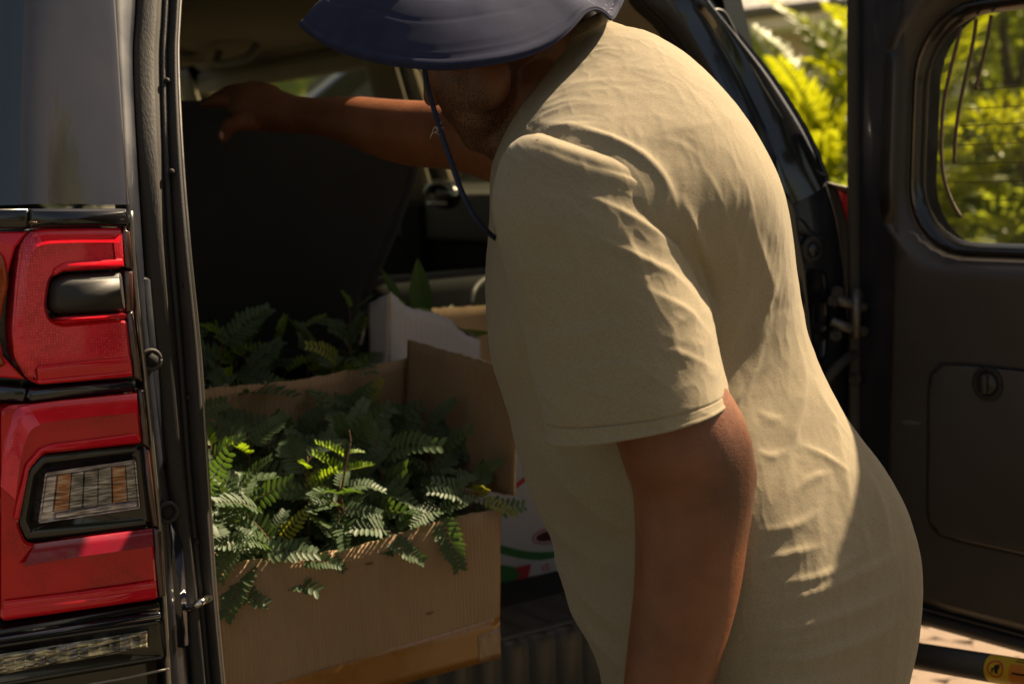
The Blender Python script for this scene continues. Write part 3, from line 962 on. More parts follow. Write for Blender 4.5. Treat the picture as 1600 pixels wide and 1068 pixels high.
# raised bead along the strip
tube('strip_bead', [Vector(p) + FWD * -0.012 + LAT * -0.004 for p in cr(ld, 24)], 0.0042, M['strip'], suv, 8, 60)
mid2 = [Vector(p) * .5 + Vector(q) * .5 for p, q in zip(ld, le)]
ruled('door_seal', [off(ld, .02), off(ld, -.004), off(mid2, -.016), off(le, -.006), off(le, .02), off(le, .16, -0.02)], M['rubber'], suv, 60, 4)
tube('seal_lip', [Vector(p) + FWD * -0.006 + LAT * 0.001 for p in cr(le, 30)], 0.0028, M['satin'], suv, 8, 70)
for px, py in ((261, 126), (268, 268), (284, 445), (294, 620), (307, 845)):      # clip heads along the seal
    bm = bmesh.new()
    add_ball(bm, V(px, py, -0.006), 0.004, 0.004, 0.004)
    from_bm('seal_clip', bm, M['dark'], suv)
# jamb panel with its rubber bump stop
pl = lambda pts, v: [V(x, y, v) for x, y in pts]
plate('jamb_panel', pl(round_poly([(212, 430), (238, 432), (252, 600), (258, 740), (240, 700), (226, 570)], 8), -0.008), OUT, M['paint_in'], suv, 0.02, 0.004, 0.004, True)
def disc(name, P, nrm, r, h, m, parent, seg=20, ring=0.0):
    bm = bmesh.new()
    q = nrm.to_track_quat('Z', 'Y').to_matrix().to_4x4()
    bmesh.ops.create_cone(bm, cap_ends=True, segments=seg, radius1=r, radius2=r * 0.9, depth=h, matrix=Matrix.Translation(P) @ q)
    return from_bm(name, bm, m, parent)
def torus(name, P, nrm, R, r, m, parent, seg=28):
    q = nrm.to_track_quat('Z', 'Y').to_matrix()
    pts = [Vector(P) + q @ Vector((R * math.cos(a), R * math.sin(a), 0)) for a in np.linspace(0, 2 * math.pi, seg)]
    bm = bmesh.new()
    add_tube(bm, pts, r, 8, 0)
    return from_bm(name, bm, m, parent)
for px, py in ((236, 562), (262, 800)):
    disc('bump_stop', V(px, py, -0.02), OUT, 0.013, 0.012, M['dark'], suv)
    torus('bump_ring', V(px, py, -0.025), OUT, 0.0125, 0.003, M['rubber'], suv)
plate('jamb_cover', pl(round_poly([(260, 815), (268, 812), (286, 850), (293, 930), (296, 1010), (264, 1016)], 6), -0.012), OUT, M['paint'], suv, 0.02, 0.004, 0.004, True)
tube('striker', [V(296, 952, -0.004), V(306, 945, -0.045), V(318, 938, -0.045), V(328, 934, -0.004)], 0.0055, M['chrome'], suv, 10)

# ---- left tail lamp
VL = -0.05
M['sky_sheen'] = mat('lens_sky_sheen', (0.34, 0.008, 0.03), (0.26, 0.006, 0.022), 30, 0.2, 0.35, coat=1.0)  # purple sky reflection put into the colour of one lens band
LP = lambda pts, dv=0.0: [V(x, y, VL - dv, False) for x, y in pts]
def SP(pts, dv=0.0, x0=34):            # side part beyond the corner turns towards the car's flank
    out = []
    for x, y in pts:
        p = V(x, y, VL - dv, False)
        k = max(0.0, (x0 - x) / 1200)
        out.append(p + FWD * k * 1.1 - LAT * k * 0.6)
    return out
lamp = tag(from_bm('tail_lamp', (lambda b: (add_box(b, [car(*q) for q in
        ((-.86, .02, .70), (-.652, -.028, .70), (-.652, .06, .70), (-.86, .10, .70), (-.86, .02, 1.345), (-.672, -.028, 1.345), (-.672, .06, 1.345), (-.86, .10, 1.345))], 0.01), b)[1])(bmesh.new()),
        M['lampblack'], suv, False), 'large red left tail lamp with a clear reversing light')
up_out = round_poly([(46, 360), (62, 357), (190, 356), (193, 419), (96, 424), (78, 434), (71, 478), (78, 500), (96, 507), (198, 498), (208, 588), (60, 601), (42, 592), (22, 556), (18, 518), (24, 440), (31, 384)], 10)
plate('upper_lens', LP(up_out, 0.004), OUT, M['red'], lamp, 0.03, 0.0035, 0.0025, False)
plate('lens_lip', LP(round_poly([(84, 499), (98, 495), (197, 489), (198, 497), (98, 506), (80, 500)], 3), 0.012), OUT, M['redclear'], lamp, 0.01, 0.0015, 0.002, True)
plate('lens_light_bar', LP(round_poly([(84, 420), (100, 410), (192, 404), (192, 417), (100, 423), (84, 432)], 4), 0.0105), OUT, M['redclear'], lamp, 0.01, 0.0015, 0.002, True)
plate('lens_light_bar', LP(round_poly([(50, 588), (62, 594), (206, 580), (207, 587), (60, 600)], 3), 0.0105), OUT, M['redclear'], lamp, 0.01, 0.0015, 0.001, True)
plate('dark_insert', LP(round_poly([(98, 429), (190, 423), (197, 488), (90, 492), (78, 482), (79, 442)], 10), 0.004), OUT, M['plastic'], lamp, 0.02, 0.008, 0.012, True)
plate('side_lens', SP([(0, 362), (43, 362), (29, 386), (21, 440), (15, 518), (19, 556), (38, 592), (20, 590), (0, 588)], 0.003), OUT, M['redclear'], lamp, 0.02, 0.002, 0.002)
plate('amber_lens', SP(round_poly([(-30, 372), (4, 374), (20, 400), (24, 440), (17, 500), (15, 540), (22, 574), (0, 578), (-30, 578)], 8), 0.0075), OUT, M['amber'], lamp, 0.01, 0.003, 0.003, True)
for poly in ([(191, 357), (203, 362), (208, 420), (196, 417)], [(198, 490), (208, 486), (222, 596), (210, 588)], [(216, 613), (224, 609), (234, 700), (224, 693)], [(240, 824), (252, 830), (258, 930), (248, 934)], [(194, 424), (207, 424), (209, 484), (198, 488)], [(224, 696), (233, 704), (247, 822), (239, 822)]):
    plate('lens_side', LP(poly, 0.004) , OUT, M['smoke'], lamp, 0.025, 0.002, 0.001, True)
plate('body_strip', LP(round_poly([(46, 607), (206, 593), (212, 611), (48, 629), (40, 620)], 3), 0.0), OUT, M['paint'], lamp, 0.02, 0.003, 0.003, True)
plate('body_strip', SP([(-30, 598), (42, 606), (38, 628), (-30, 622)], 0.0), OUT, M['paint'], lamp, 0.02, 0.002, 0.002, True)
low = round_poly([(2, 640), (14, 633), (44, 631), (214, 614), (222, 692), (68, 708), (44, 734), (28, 818), (40, 846), (54, 849), (238, 825), (247, 935), (2, 970)], 9)
plate('lower_lens', LP(low, 0.004), OUT, M['redlow'], lamp, 0.03, 0.0035, 0.0025)
plate('side_lens', SP([(-60, 622), (0, 631), (-1, 640), (0, 970), (-60, 978)], 0.003), OUT, M['redlow'], lamp, 0.03, 0.003, 0.003)
plate('lens_light_bar', LP(round_poly([(62, 700), (80, 694), (214, 677), (222, 690), (68, 706), (46, 730), (30, 812), (22, 810), (40, 726)], 4), 0.0108), OUT, M['redclear'], lamp, 0.01, 0.0015, 0.0015, True)
plate('lens_light_bar', LP(round_poly([(4, 952), (244, 918), (246, 932), (4, 967)], 3), 0.0106), OUT, M['redclear'], lamp, 0.01, 0.0015, 0.001, True)
def facet(outer, inner, do, di, m, nm='lens_facet', n=24):
    return ruled(nm, [LP(outer, do - .004), LP(outer, do), LP(inner, di)], m, lamp, n, 2)
facet([(50, 364), (66, 359), (120, 358), (189, 357)], [(58, 386), (76, 381), (126, 379), (187, 379)], .0075, .0135, M['redclear'])
facet([(62, 360), (46, 364), (33, 386), (26, 440), (20, 518), (26, 556), (44, 590)], [(68, 385), (56, 388), (47, 402), (42, 446), (37, 516), (42, 548), (58, 572)], .0075, .0135, M['red'])
facet([(58, 574), (110, 568), (203, 560)], [(60, 600), (110, 595), (207, 587)], .0135, .0075, M['redclear'])
facet([(190, 361), (193, 416)], [(178, 380), (181, 404)], .0075, .0110, M['red'])
facet([(44, 633), (100, 626), (214, 615)], [(62, 662), (108, 655), (215, 644)], .0075, .0150, M['redclear'])
facet([(46, 633), (24, 642), (8, 690), (2, 760)], [(64, 662), (46, 676), (32, 720), (24, 780)], .0075, .0150, M['red'])
facet([(54, 850), (120, 841), (238, 826)], [(36, 884), (120, 870), (240, 853)], .0075, .0150, M['sky_sheen'])
facet([(6, 940), (120, 926), (243, 908)], [(4, 967), (120, 952), (246, 933)], .0125, .0075, M['redclear'])
plate('reverse_housing', LP(round_poly([(68, 711), (224, 695), (238, 822), (54, 845), (42, 842), (30, 817), (44, 738)], 8), 0.002), OUT, M['lampblack'], lamp, 0.02, 0.012, -0.010, True)
rq = [(72, 739), (211, 719), (218, 793), (61, 816)]
plate('reverse_tray', LP(round_poly(rq, 5), -0.004), OUT, M['facet_pale'], lamp, 0.006)
def lerp4(q, a, b):
    A, B, C_, D_ = [np.array(x, float) for x in q]
    return tuple((A * (1 - a) + B * a) * (1 - b) + (D_ * (1 - a) + C_ * a) * b)
cols = [(0.01, 0.125, 'facet_pale'), (0.13, 0.285, 'facet_amber'), (0.287, 0.425, 'facet_grey'), (0.427, 0.58, 'facet_grey'), (0.582, 0.73, 'facet_grey'), (0.732, 0.88, 'facet_amber'), (0.885, 0.985, 'facet_grey')]
for k, (a, b, m) in enumerate(cols):
    plate('prism', LP([lerp4(rq, a, .06), lerp4(rq, b, .06), lerp4(rq, b, .82), lerp4(rq, a, .82)], -0.003), OUT, M[m], lamp, 0.006, 0.0008, 0.0012 + 0.0012 * (k % 2))
plate('prism', LP([lerp4(rq, .14, .83), lerp4(rq, .98, .83), lerp4(rq, .98, .97), lerp4(rq, .14, .97)], -0.003), OUT, M['facet_pale'], lamp, 0.006, 0.002, 0.004)
rim_px = [lerp4(rq, a, b) for a, b in [(t, 0) for t in np.linspace(.02, .98, 9)] + [(1, t) for t in np.linspace(.03, .97, 6)] + [(t, 1) for t in np.linspace(.98, .02, 9)] + [(0, t) for t in np.linspace(.97, .03, 6)]]
rim_px.append(rim_px[0])
tube('reverse_rim', LP(rim_px, -0.001), 0.0013, M['facet_pale'], lamp, 6, 120)
tube('edge_moulding', [V(x, y, VL + 0.004, False) for x, y in ((204, 330), (208, 400), (217, 500), (228, 600), (238, 700), (250, 830), (257, 940), (262, 1030), (266, 1120))], 0.0032, M['satin'], suv, 8, 40)
# trim above the lamp, mouldings and reflector below
plate('lamp_top_trim', LP(round_poly([(46, 326), (198, 326), (204, 350), (198, 355), (150, 353), (46, 357)], 4), 0.008), OUT, M['gloss'], suv, 0.03, 0.004, 0.004, True)
plate('lamp_top_trim', SP([(-40, 325), (44, 326), (44, 357), (-40, 357)], 0.008, 44), OUT, M['gloss'], suv, 0.03, 0.003, 0.003, True)
plate('lower_moulding', LP(round_poly([(-20, 985), (248, 940), (251, 953), (-20, 996)], 3), 0.004), OUT, M['lampblack'], suv, 0.03, 0.002, 0.003, True)
plate('lower_moulding', LP(round_poly([(-20, 997), (251, 954), (252, 966), (-20, 1008)], 3), 0.010), OUT, M['paint'], suv, 0.03, 0.003, 0.004, True)
plate('reflector_housing', LP(round_poly([(-20, 1009), (253, 968), (260, 1030), (-20, 1078)], 5), 0.004), OUT, M['lampblack'], suv, 0.03, 0.006, -0.004, True)
rr = [(-16, 1024), (230, 985), (231, 1011), (-16, 1056)]
refl = plate('bumper_reflector', LP(rr, 0.004), OUT, M['facet_gold'], suv, 0.006, 0.003, 0.002)
for k in range(14):
    a = 0.03 + 0.94 * k / 14
    for r0, r1 in ((.08, .36), (.38, .64), (.66, .93)):
        if random.random() < 0.8:
            plate('prism', LP([lerp4(rr, a, r0), lerp4(rr, a + .058, r0), lerp4(rr, a + .058, r1), lerp4(rr, a, r1)], 0.006), OUT, random.choice((M['facet_gold'], M['facet_grey'], M['facet_gold'])), refl, 0.002, 0.003, random.uniform(.001, .004))
bm = bmesh.new()
add_box(bm, [car(*q) for q in ((-.93, .0, .42), (-.66, -.085, .42), (-.66, .03, .42), (-.93, .12, .42), (-.93, .0, .665), (-.645, -.08, .665), (-.645, .03, .665), (-.93, .12, .665))], 0.02, 3)
from_bm('bumper_corner', bm, M['paint'], suv)
tube('bumper_cap_line', [V(x, y, -0.075, False) for x, y in ((120, 1072), (200, 1058), (256, 1046), (262, 1050), (263, 1120))], 0.002, M['satin'], suv, 6, 30)

# ---- body shell: flanks, roof, floor (seen from other positions and through the openings)
HWD = 0.90
def flank(sg):
    s = sg * HWD
    prof = [(0.45, s * 0.985), (0.60, s * 1.0), (0.95, s * 1.01), (1.20, s * 0.985), (1.30, s * 0.955)]
    v0, v1 = (0.13, 4.2) if sg < 0 else (0.06, 4.2)
    return [[car(ss, v, z) for v in np.linspace(v0, v1, 24)] for z, ss in prof]
for sg in (-1, 1):
    ruled('side_panel', flank(sg), M['paint'], suv, 24, 3, 0.004)
    # window band: pillars with glass between
    top = lambda v: car(sg * 0.70, v, 1.80)
    bot = lambda v: car(sg * 0.855, v, 1.305)
    def band(v0, v1, k0=0.0, k1=1.0, o=0.0):
        f = lambda v, k: (bot(v) * (1 - k) + top(v) * k) + LAT * sg * o
        return [f(v0, k0), f(v1, k0), f(v1, k1), f(v0, k1)]
    for v0, v1 in ((0.30, 0.44), (1.00, 1.08), (1.64, 1.75), (3.05, 3.14)):
        plate('pillar', band(v0, v1, 0, 1), LAT * sg, M['gloss'], suv, 0.05)
    for v0, v1 in ((0.44, 1.00), (1.08, 1.64), (1.75, 3.05)):
        plate('rail', band(v0, v1, 0.88, 1.0), LAT * sg, M['gloss'], suv, 0.05)
        plate('window_pane', band(v0, v1, 0.0, 0.88, -0.012), LAT * sg, M['pane_car'] if v0 > 1.7 else M['pane_dark'], suv, 0.004)
roofc = [[car(s, v, z - 0.02 * ((v - 1.5) / 1.5)**2) for v in np.linspace(0.26, 3.0, 16)] for s, z in ((-.71, 1.80), (-.66, 1.86), (-.45, 1.90), (0, 1.915), (.45, 1.90), (.66, 1.86), (.71, 1.80))]
ruled('roof', roofc, M['paint'], suv, 16, 3, 0.006)
hl_ = [[car(s, v, z) for v in np.linspace(0.30, 2.95, 14)] for s, z in ((-.69, 1.755), (-.62, 1.80), (-.40, 1.835), (0, 1.845), (.40, 1.835), (.62, 1.80), (.69, 1.755))]
ruled('headliner', hl_, M['headliner'], suv, 14, 3, 0.004)
ruled('roof_rear_edge', [[car(s, .24, z) for s, z in ((-.69, 1.79), (-.5, 1.865), (0, 1.89), (.5, 1.865), (.69, 1.79))], [car(s, .33, z) for s, z in ((-.69, 1.755), (-.5, 1.815), (0, 1.842), (.5, 1.815), (.69, 1.755))]], M['paint_in'], suv, 20, 2, 0.006)
# beige rail trims and pillars inside, on the far side
for sg in (-1, 1):
    ruled('roof_rail_trim', [[car(sg * .69, v, 1.76) for v in (0.35, 1.2, 2.2, 3.0)], [car(sg * .685, v, 1.715) for v in (0.35, 1.2, 2.2, 3.0)], [car(sg * .70, v, 1.69) for v in (0.35, 1.2, 2.2, 3.0)]], M['beige'], suv, 12, 2, 0.006)
for (v0, v1, n) in ((0.52, 0.62, 0), (1.61, 1.77, 1), (3.02, 3.16, 1)):
    ruled('pillar_trim', [[car(.80, v0, 1.30), car(.66, v0, 1.78)], [car(.79, (v0 + v1) / 2, 1.30), car(.65, (v0 + v1) / 2, 1.78)], [car(.80, v1, 1.30), car(.66, v1, 1.78)]], M['beige' if n else 'greytrim'], suv, 8, 3, 0.01)
tube('grab_handle', [car(.60, 2.30, 1.80), car(.58, 2.33, 1.765), car(.575, 2.45, 1.755), car(.58, 2.57, 1.765), car(.60, 2.60, 1.80)], 0.013, M['greytrim'], suv, 8)
cbox('sun_visor', .18, .60, 2.72, 2.90, 1.775, 1.79, M['headliner'], suv, 0.006)
cbox('roof_lamp', -.08, .08, 1.5, 1.66, 1.822, 1.838, M['greytrim'], suv, 0.005)
# floor, load area, inner sides
cbox('load_floor', -.72, .72, 0.10, 1.05, 0.55, 0.615, M['carpet'], suv, 0.008)
cbox('cabin_floor', -.78, .78, 1.05, 3.4, 0.42, 0.47, M['carpet'], suv, 0.004)
for sg in (-1, 1):
    cbox('quarter_trim', min(sg * .74, sg * .80), max(sg * .74, sg * .80), 0.13, 1.06, 0.50, 1.29, M['dark'], suv, 0.008)
    cbox('door_card', min(sg * .79, sg * .83), max(sg * .79, sg * .83), 1.08, 1.64, 0.45, 1.20, M['dark'], suv, 0.008)
    cbox('door_card', min(sg * .79, sg * .83), max(sg * .79, sg * .83), 1.75, 3.1, 0.45, 1.20, M['dark'], suv, 0.008)
    cbox('door_card_top', min(sg * .775, sg * .83), max(sg * .775, sg * .83), 1.085, 1.64, 1.205, 1.335, M['greytrim'], suv, 0.016, 3)
    cbox('door_card_top', min(sg * .775, sg * .83), max(sg * .775, sg * .83), 1.75, 3.1, 1.205, 1.335, M['greytrim'], suv, 0.016, 3)
    cbox('pillar_lower_trim', min(sg * .76, sg * .82), max(sg * .76, sg * .82), 1.645, 1.745, 0.45, 1.30, M['dark'], suv, 0.006)
# chrome inner handle of the far rear door
hP = V(690, 305, 1.0, False)
hs = LAT * 1
dh = ray(690, 305)
tt = (0.765 - (CAM - C0).dot(LAT)) / dh.dot(LAT)
hP = CAM + dh * tt
hc = Matrix((LAT, FWD, Z3)).transposed()
bm = bmesh.new(); add_ball(bm, hP + LAT * .012, .012, .085, .040, hc, 24, 14); cup = from_bm('door_handle', bm, M['lampblack'], suv)
tube('handle_rim', [hP - LAT * .004 + FWD * (.075 * math.cos(a)) + Z3 * (.034 * math.sin(a)) for a in np.linspace(0.15, math.pi + .1, 12)], 0.009, M['chrome'], cup, 8)
tube('handle_lever', [hP - LAT * .010 + FWD * .05 - Z3 * .022, hP - LAT * .012 - FWD * .045 - Z3 * .022], 0.008, M['chrome'], cup, 8)
for v0 in (1.14,):
    bm = bmesh.new()
    add_ball(bm, car(.745, v0, 1.245), .05, .11, .035, hc)
    from_bm('armrest_bulge', bm, M['greytrim'], suv)
# windscreen, dash, bonnet, wheels: the rest of the car in plain form
wp = lambda s, z: car(s, 3.05 + (1.80 - z) * 1.35, z)
plate('windscreen', [wp(-.72, 1.30), wp(.72, 1.30), wp(.64, 1.80), wp(-.64, 1.80)], FWD, M['pane_car'], suv, 0.005)
cbox('dashboard', -.76, .76, 3.10, 3.62, 0.75, 1.22, M['dark'], suv, 0.04, 3)
torus('steering_wheel', car(.38, 2.98, 1.20), (FWD * -1 + Z3 * .45).normalized(), 0.185, 0.016, M['dark'], suv, 36)
ruled('bonnet', [[car(s, v, z) for v, z in ((3.70, 1.27), (4.2, 1.22), (4.55, 1.12), (4.62, .95), (4.64, .5))] for s in (-.88, -.6, 0, .6, .88)], M['paint'], suv, 16, 3, 0.006)
for sg in (-1, 1):
    for v in (0.95, 3.75):
        c = car(sg * .78, v, 0.37)
        bm = bmesh.new()
        prof = [(.22, .12), (.34, .125), (.37, .10), (.37, -.10), (.34, -.125), (.22, -.12)]
        loops = [[bm.verts.new(c + LAT * y + FWD * r * math.cos(a) + Z3 * r * math.sin(a)) for r, y in prof] for a in np.linspace(0, 2 * math.pi, 33)[:-1]]
        for i in range(32):
            for j in range(6):
                bm.faces.new((loops[i][j], loops[i][(j + 1) % 6], loops[(i + 1) % 32][(j + 1) % 6], loops[(i + 1) % 32][j]))
        wt = from_bm('wheel', bm, M['tyre'], suv)
        disc('rim', c + LAT * sg * .07, LAT * sg, .225, .06, M['satin'], wt, 24)
cbox('underbody', -.78, .78, 0.2, 4.3, 0.30, 0.40, M['dark'], suv, 0.004)

# ---- seats
def seat_back(v, px, thick=0.15, lean=0.16):
    P = [V(x, y, v, False) for x, y in crc(px, 96)]
    z0 = min(p.z for p in P)
    P = [p + FWD * (-lean * (p.z - z0 - .3)) for p in P]
    c = sum(P, Vector()) / len(P)
    def loop(shrink, d):
        out = []
        for p in P:
            r = p - c
            out.append(c + r * (1 - shrink / r.length) + OUT * d)
        return out
    return rings('rear_seat_back', [loop(.03, -thick), loop(0, -thick + .03), loop(0, -.03), loop(.010, -.008), loop(.030, 0), loop(.034, -.004), loop(.040, .001), loop(.10, .010), loop(.20, .014)], M['seat'], suv, (True, True))
seat_back(0.78, [(238, 200), (244, 166), (275, 158), (350, 158), (420, 159), (500, 162), (575, 167), (628, 178), (652, 215), (655, 270), (640, 340), (618, 410), (592, 480), (575, 560), (440, 572), (300, 572), (238, 560), (232, 400)])
cbox('rear_seat_cushion', -.72, .15, 1.02, 1.5, 0.60, 0.80, M['seat'], suv, 0.05, 3)
cbox('rear_seat_back', .24, .70, 0.98, 1.12, 0.62, 1.16, M['seat'], suv, 0.04, 3)
for s in (-.38, .38):
    fs_ = cbox('front_seat', s - .25, s + .25, 2.02, 2.18, 0.75, 1.36, M['seat'], suv, 0.06, 3)
    cbox('headrest', s - .13, s + .13, 2.05, 2.16, 1.41, 1.60, M['seat'], fs_, 0.045, 3)
    cbox('seat_cushion', s - .26, s + .26, 2.20, 2.75, 0.62, 0.82, M['seat'], fs_, 0.05, 3)
# seat belt buckle strap seen as a faint curve
tube('belt_loop', [V(735, 474, 0.62, False), V(740, 455, 0.63, False), V(752, 440, 0.66, False), V(775, 428, 0.70, False)], 0.006, M['greytrim'], suv, 8)

# ---- right rear pillar
R1 = [(985, -60), (1005, 0), (1045, 40), (1085, 100), (1120, 170), (1160, 260), (1195, 350), (1220, 450), (1240, 560), (1255, 700), (1262, 900)]
R2 = [(1030, -60), (1050, 0), (1075, 45), (1110, 110), (1150, 190), (1188, 290), (1218, 380), (1240, 470), (1256, 560), (1270, 700), (1276, 900)]
R3 = [(1055, -60), (1076, 0), (1106, 45), (1146, 110), (1186, 190), (1214, 260), (1236, 330), (1252, 420), (1266, 560), (1280, 700), (1286, 900)]
R4 = [(1066, -60), (1106, 0), (1159, 65), (1204, 121), (1246, 185), (1271, 233), (1292, 288), (1306, 340), (1318, 420), (1328, 560), (1335, 700), (1340, 900)]
r1, r2, r3, r4 = VV(R1, .02), VV(R2, .0), VV(R3, -.012), VV(R4, -.02)
ruled('pillar_trim', [off(r1, .50, .03), off(r1, .22, .05), off(r1, .05, .02), off(r1, .012)], M['beige'], suv, 40, 3)
m12 = [Vector(p) * .5 + Vector(q) * .5 for p, q in zip(r1, r2)]
ruled('door_seal', [off(r1, .05, .01), off(r1, -.004), off(m12, -.018), off(r2, -.004)], M['rubber'], suv, 50, 4)
tube('seal_lip', [Vector(p) + FWD * -0.004 for p in cr(r1, 30)], 0.0035, M['dark'], suv, 8, 60)
ruled('body_edge', [off(r2, .004), r2, off(r3, -.006), r3, off(r3, .012)], M['paint'], suv, 50, 3)
# outer black panel, with the pressed line along it
q1 = VV([(1062, -60), (1080, 0), (1110, 45), (1150, 110), (1190, 190), (1217, 256), (1240, 318)], -.014)
q2 = VV([(1066, -60), (1106, 0), (1159, 65), (1204, 121), (1246, 185), (1271, 233), (1290, 284)], -.024)
qm = [Vector(p) * .45 + Vector(q) * .55 for p, q in zip(q1, q2)]
ruled('pillar_panel', [off(q1, .01), q1, off(qm, -.014), q2, off(q2, .03, .015), off(q2, .35, .06)], M['gloss'], suv, 40, 4)
tube('panel_line', [Vector(p) + FWD * -0.019 for p in cr(VV([(1096, 18), (1118, 20), (1134, 46), (1150, 84), (1176, 130), (1206, 180), (1240, 236), (1256, 262), (1278, 276)], -.01), 30)], 0.0026, M['paint_in'], suv, 6, 60)
jb = VV([(1236, 318), (1290, 286), (1306, 340), (1318, 420), (1328, 560), (1335, 700), (1340, 900), (1286, 900), (1280, 700), (1266, 560), (1252, 420)], -.004)
plate('jamb', jb, OUT, M['paint_in'], suv, 0.03, 0.004, 0.003, True)
plate('latch_recess', [V(x, y, -0.012) for x, y in round_poly([(1258, 418), (1292, 424), (1296, 500), (1292, 560), (1270, 570), (1262, 500)], 8)], OUT, M['gloss'], suv, 0.01, 0.004, -0.004, True)
torus('bump_ring', V(1268, 390, -.018), OUT, 0.018, 0.006, M['rubber'], suv)
disc('bump_stop', V(1268, 390, -.014), OUT, 0.014, 0.02, M['paint_in'], suv)
plate('jamb_bracket', [V(x, y, -0.012) for x, y in round_poly([(1244, 340), (1256, 342), (1270, 362), (1296, 372), (1290, 382), (1262, 372), (1246, 362)], 5)], OUT, M['paint_in'], suv, 0.01, 0.003, 0.003, True)
tube('wiring_boot', [V(1285, 600, -.02), V(1300, 582, -.03), V(1322, 560, -.03), V(1340, 548, -.01)], 0.010, M['rubber'], suv, 8)
# hinge
for k, (y0, y1) in enumerate(((468, 482), (506, 520))):
    tube('hinge_arm', [V(1298, y0 - 4, -.02), V(1320, y0 + 4, -.035), V(1352, y1 - 2, -.04)], 0.010, M['steel'], suv, 8)
tube('hinge_pin', [V(1338, 452, -.045), V(1337, 528, -.045)], 0.009, M['steel'], suv, 10, 2)
for px, py in ((1309, 456), (1303, 470), (1306, 524), (1349, 462), (1336, 592)):
    bm = bmesh.new()
    q = OUT.to_track_quat('Z', 'Y').to_matrix().to_4x4()
    bmesh.ops.create_cone(bm, cap_ends=True, segments=6, radius1=.011, radius2=.010, depth=.012, matrix=Matrix.Translation(V(px, py, -.03)) @ q)
    from_bm('bolt', bm, M['steel'], suv, False)
# right tail lamp: its top corner shows past the pillar
rl = tag(plate('tail_lamp', [V(x, y, .03, False) for x, y in ((1309, 296), (1345, 306), (1420, 318), (1420, 600), (1352, 620), (1336, 480), (1324, 345))], OUT, M['red'], suv, 0.06, 0.006, 0.006), 'right tail lamp, only its red top corner showing')
plate('lamp_top_trim', [V(x, y, .024, False) for x, y in ((1291, 284), (1304, 287), (1346, 297), (1420, 308), (1420, 316), (1345, 304), (1309, 295))], OUT, M['satin'], suv, 0.05, 0.001, 0.002)
plate('lamp_side', [V(x, y, .028, False) for x, y in ((1292, 290), (1308, 297), (1322, 346), (1334, 480), (1350, 620), (1340, 620), (1320, 480), (1308, 346))], OUT, M['plastic'], suv, 0.05, 0.001, 0.001)

# ---- sill with ribbed scuff plate, and bumper below
SZ = 0.640
def sill_prof(s):
    return [car(s, .20, SZ), car(s, .085, SZ), car(s, .068, SZ - .006), car(s, .058, SZ - .022), car(s, .054, SZ - .12), car(s, .03, SZ - .16)]
sill = ruled('scuff_plate', [[p for p in sill_prof(s)] for s in np.linspace(-.62, .62, 9)], M['plastic'], suv, 24, 1, 0.006)
nr = 22
for k in range(nr):
    s0 = -.60 + 1.2 * k / nr
    w = 1.2 / nr * 0.86
    prof = [car(0, .19, SZ + .004), car(0, .090, SZ + .004), car(0, .070, SZ - .001), car(0, .0535, SZ - .020), car(0, .049, SZ - .115)]
    cs = [[p + LAT * q + FWD * e - Z3 * e for p in prof] for q, e in ((s0, .005), (s0 + .004, 0), (s0 + w - .004, 0), (s0 + w, .005))]
    ruled('rib', cs, M['plastic'], sill, 20, 1)
cbox('rear_bumper', -.66, .80, -.06, .05, .38, .50, M['plastic'], suv, 0.03, 3)

# ---- open rear door
rd = from_bm('rear_door', (lambda b: b)(bmesh.new()), M['trim'], suv) if False else None
tL, zq = T(1452, 240, -.045)
tL -= .020
_, zTop = T(1560, 20, -.045)
_, zBot = T(1560, 384, -.045)
_, zDoorB = T(1500, 1000)
NW = 128
def rrect(t0, t1, z0, z1, r, skew=0.0, n=NW, ctr=None):
    cs = [(t0 + r, z0 + r, math.pi, 1.5 * math.pi), (t1 - r, z0 + r, 1.5 * math.pi, 2 * math.pi), (t1 - r, z1 - r, 0, .5 * math.pi), (t0 + r, z1 - r, .5 * math.pi, math.pi)]
    pts = []
    for cx, cz, a0, a1 in cs:
        for a in np.linspace(a0, a1, 20):
            pts.append((cx + r * math.cos(a), cz + r * math.sin(a)))
    P = np.array(pts + [pts[0]])
    # densify, then sample by angle round a fixed centre so that loops correspond
    dens = []
    for i in range(len(P) - 1):
        for t in np.linspace(0, 1, 12, endpoint=False):
            dens.append(P[i] * (1 - t) + P[i + 1] * t)
    dens = np.array(dens)
    c = np.array(ctr if ctr else (0.6, 1.45))
    an = np.arctan2(dens[:, 1] - c[1], dens[:, 0] - c[0])
    o = np.argsort(an)
    an, dens = an[o], dens[o]
    q = np.linspace(-math.pi, math.pi, n, endpoint=False)
    X = np.interp(q, an, dens[:, 0], period=2 * math.pi)
    Y = np.interp(q, an, dens[:, 1], period=2 * math.pi)
    X = X + skew * (Y - z0)
    return list(zip(X, Y))
def DL(loop, o): return [door(t, z, o) for t, z in loop]
zB, zT = zDoorB, 1.89
tE, _ = T(1341, 200, -.06)
WT, WB = zTop + .005, zBot
win = lambda e, r: rrect(tL - e, 1.00 + e, WB - e, WT + e, r, 0.045)
tTrim, _ = T(1378, 400)
outer = rrect(tE + .005, 1.22, zB, zT, .10, 0.004)
outer2 = rrect(tE, 1.225, zB - .005, zT + .005, .10, 0.004)
trimL = rrect(tTrim, 1.20, zB + .045, zT - .02, .12, 0.035)
rd = rings('rear_door', [DL(outer, -.105), DL(outer2, -.09), DL(outer2, -.035), DL(outer, -.022), DL(rrect(tE + .018, 1.205, zB + .015, zT - .012, .10, .004), -.020), DL(rrect(tTrim - .004, 1.203, zB + .042, zT - .017, .12, .033), -.024)], M['paint_in'], suv)
rd['label'] = 'side-hinged rear door standing open, its dark inner trim showing'
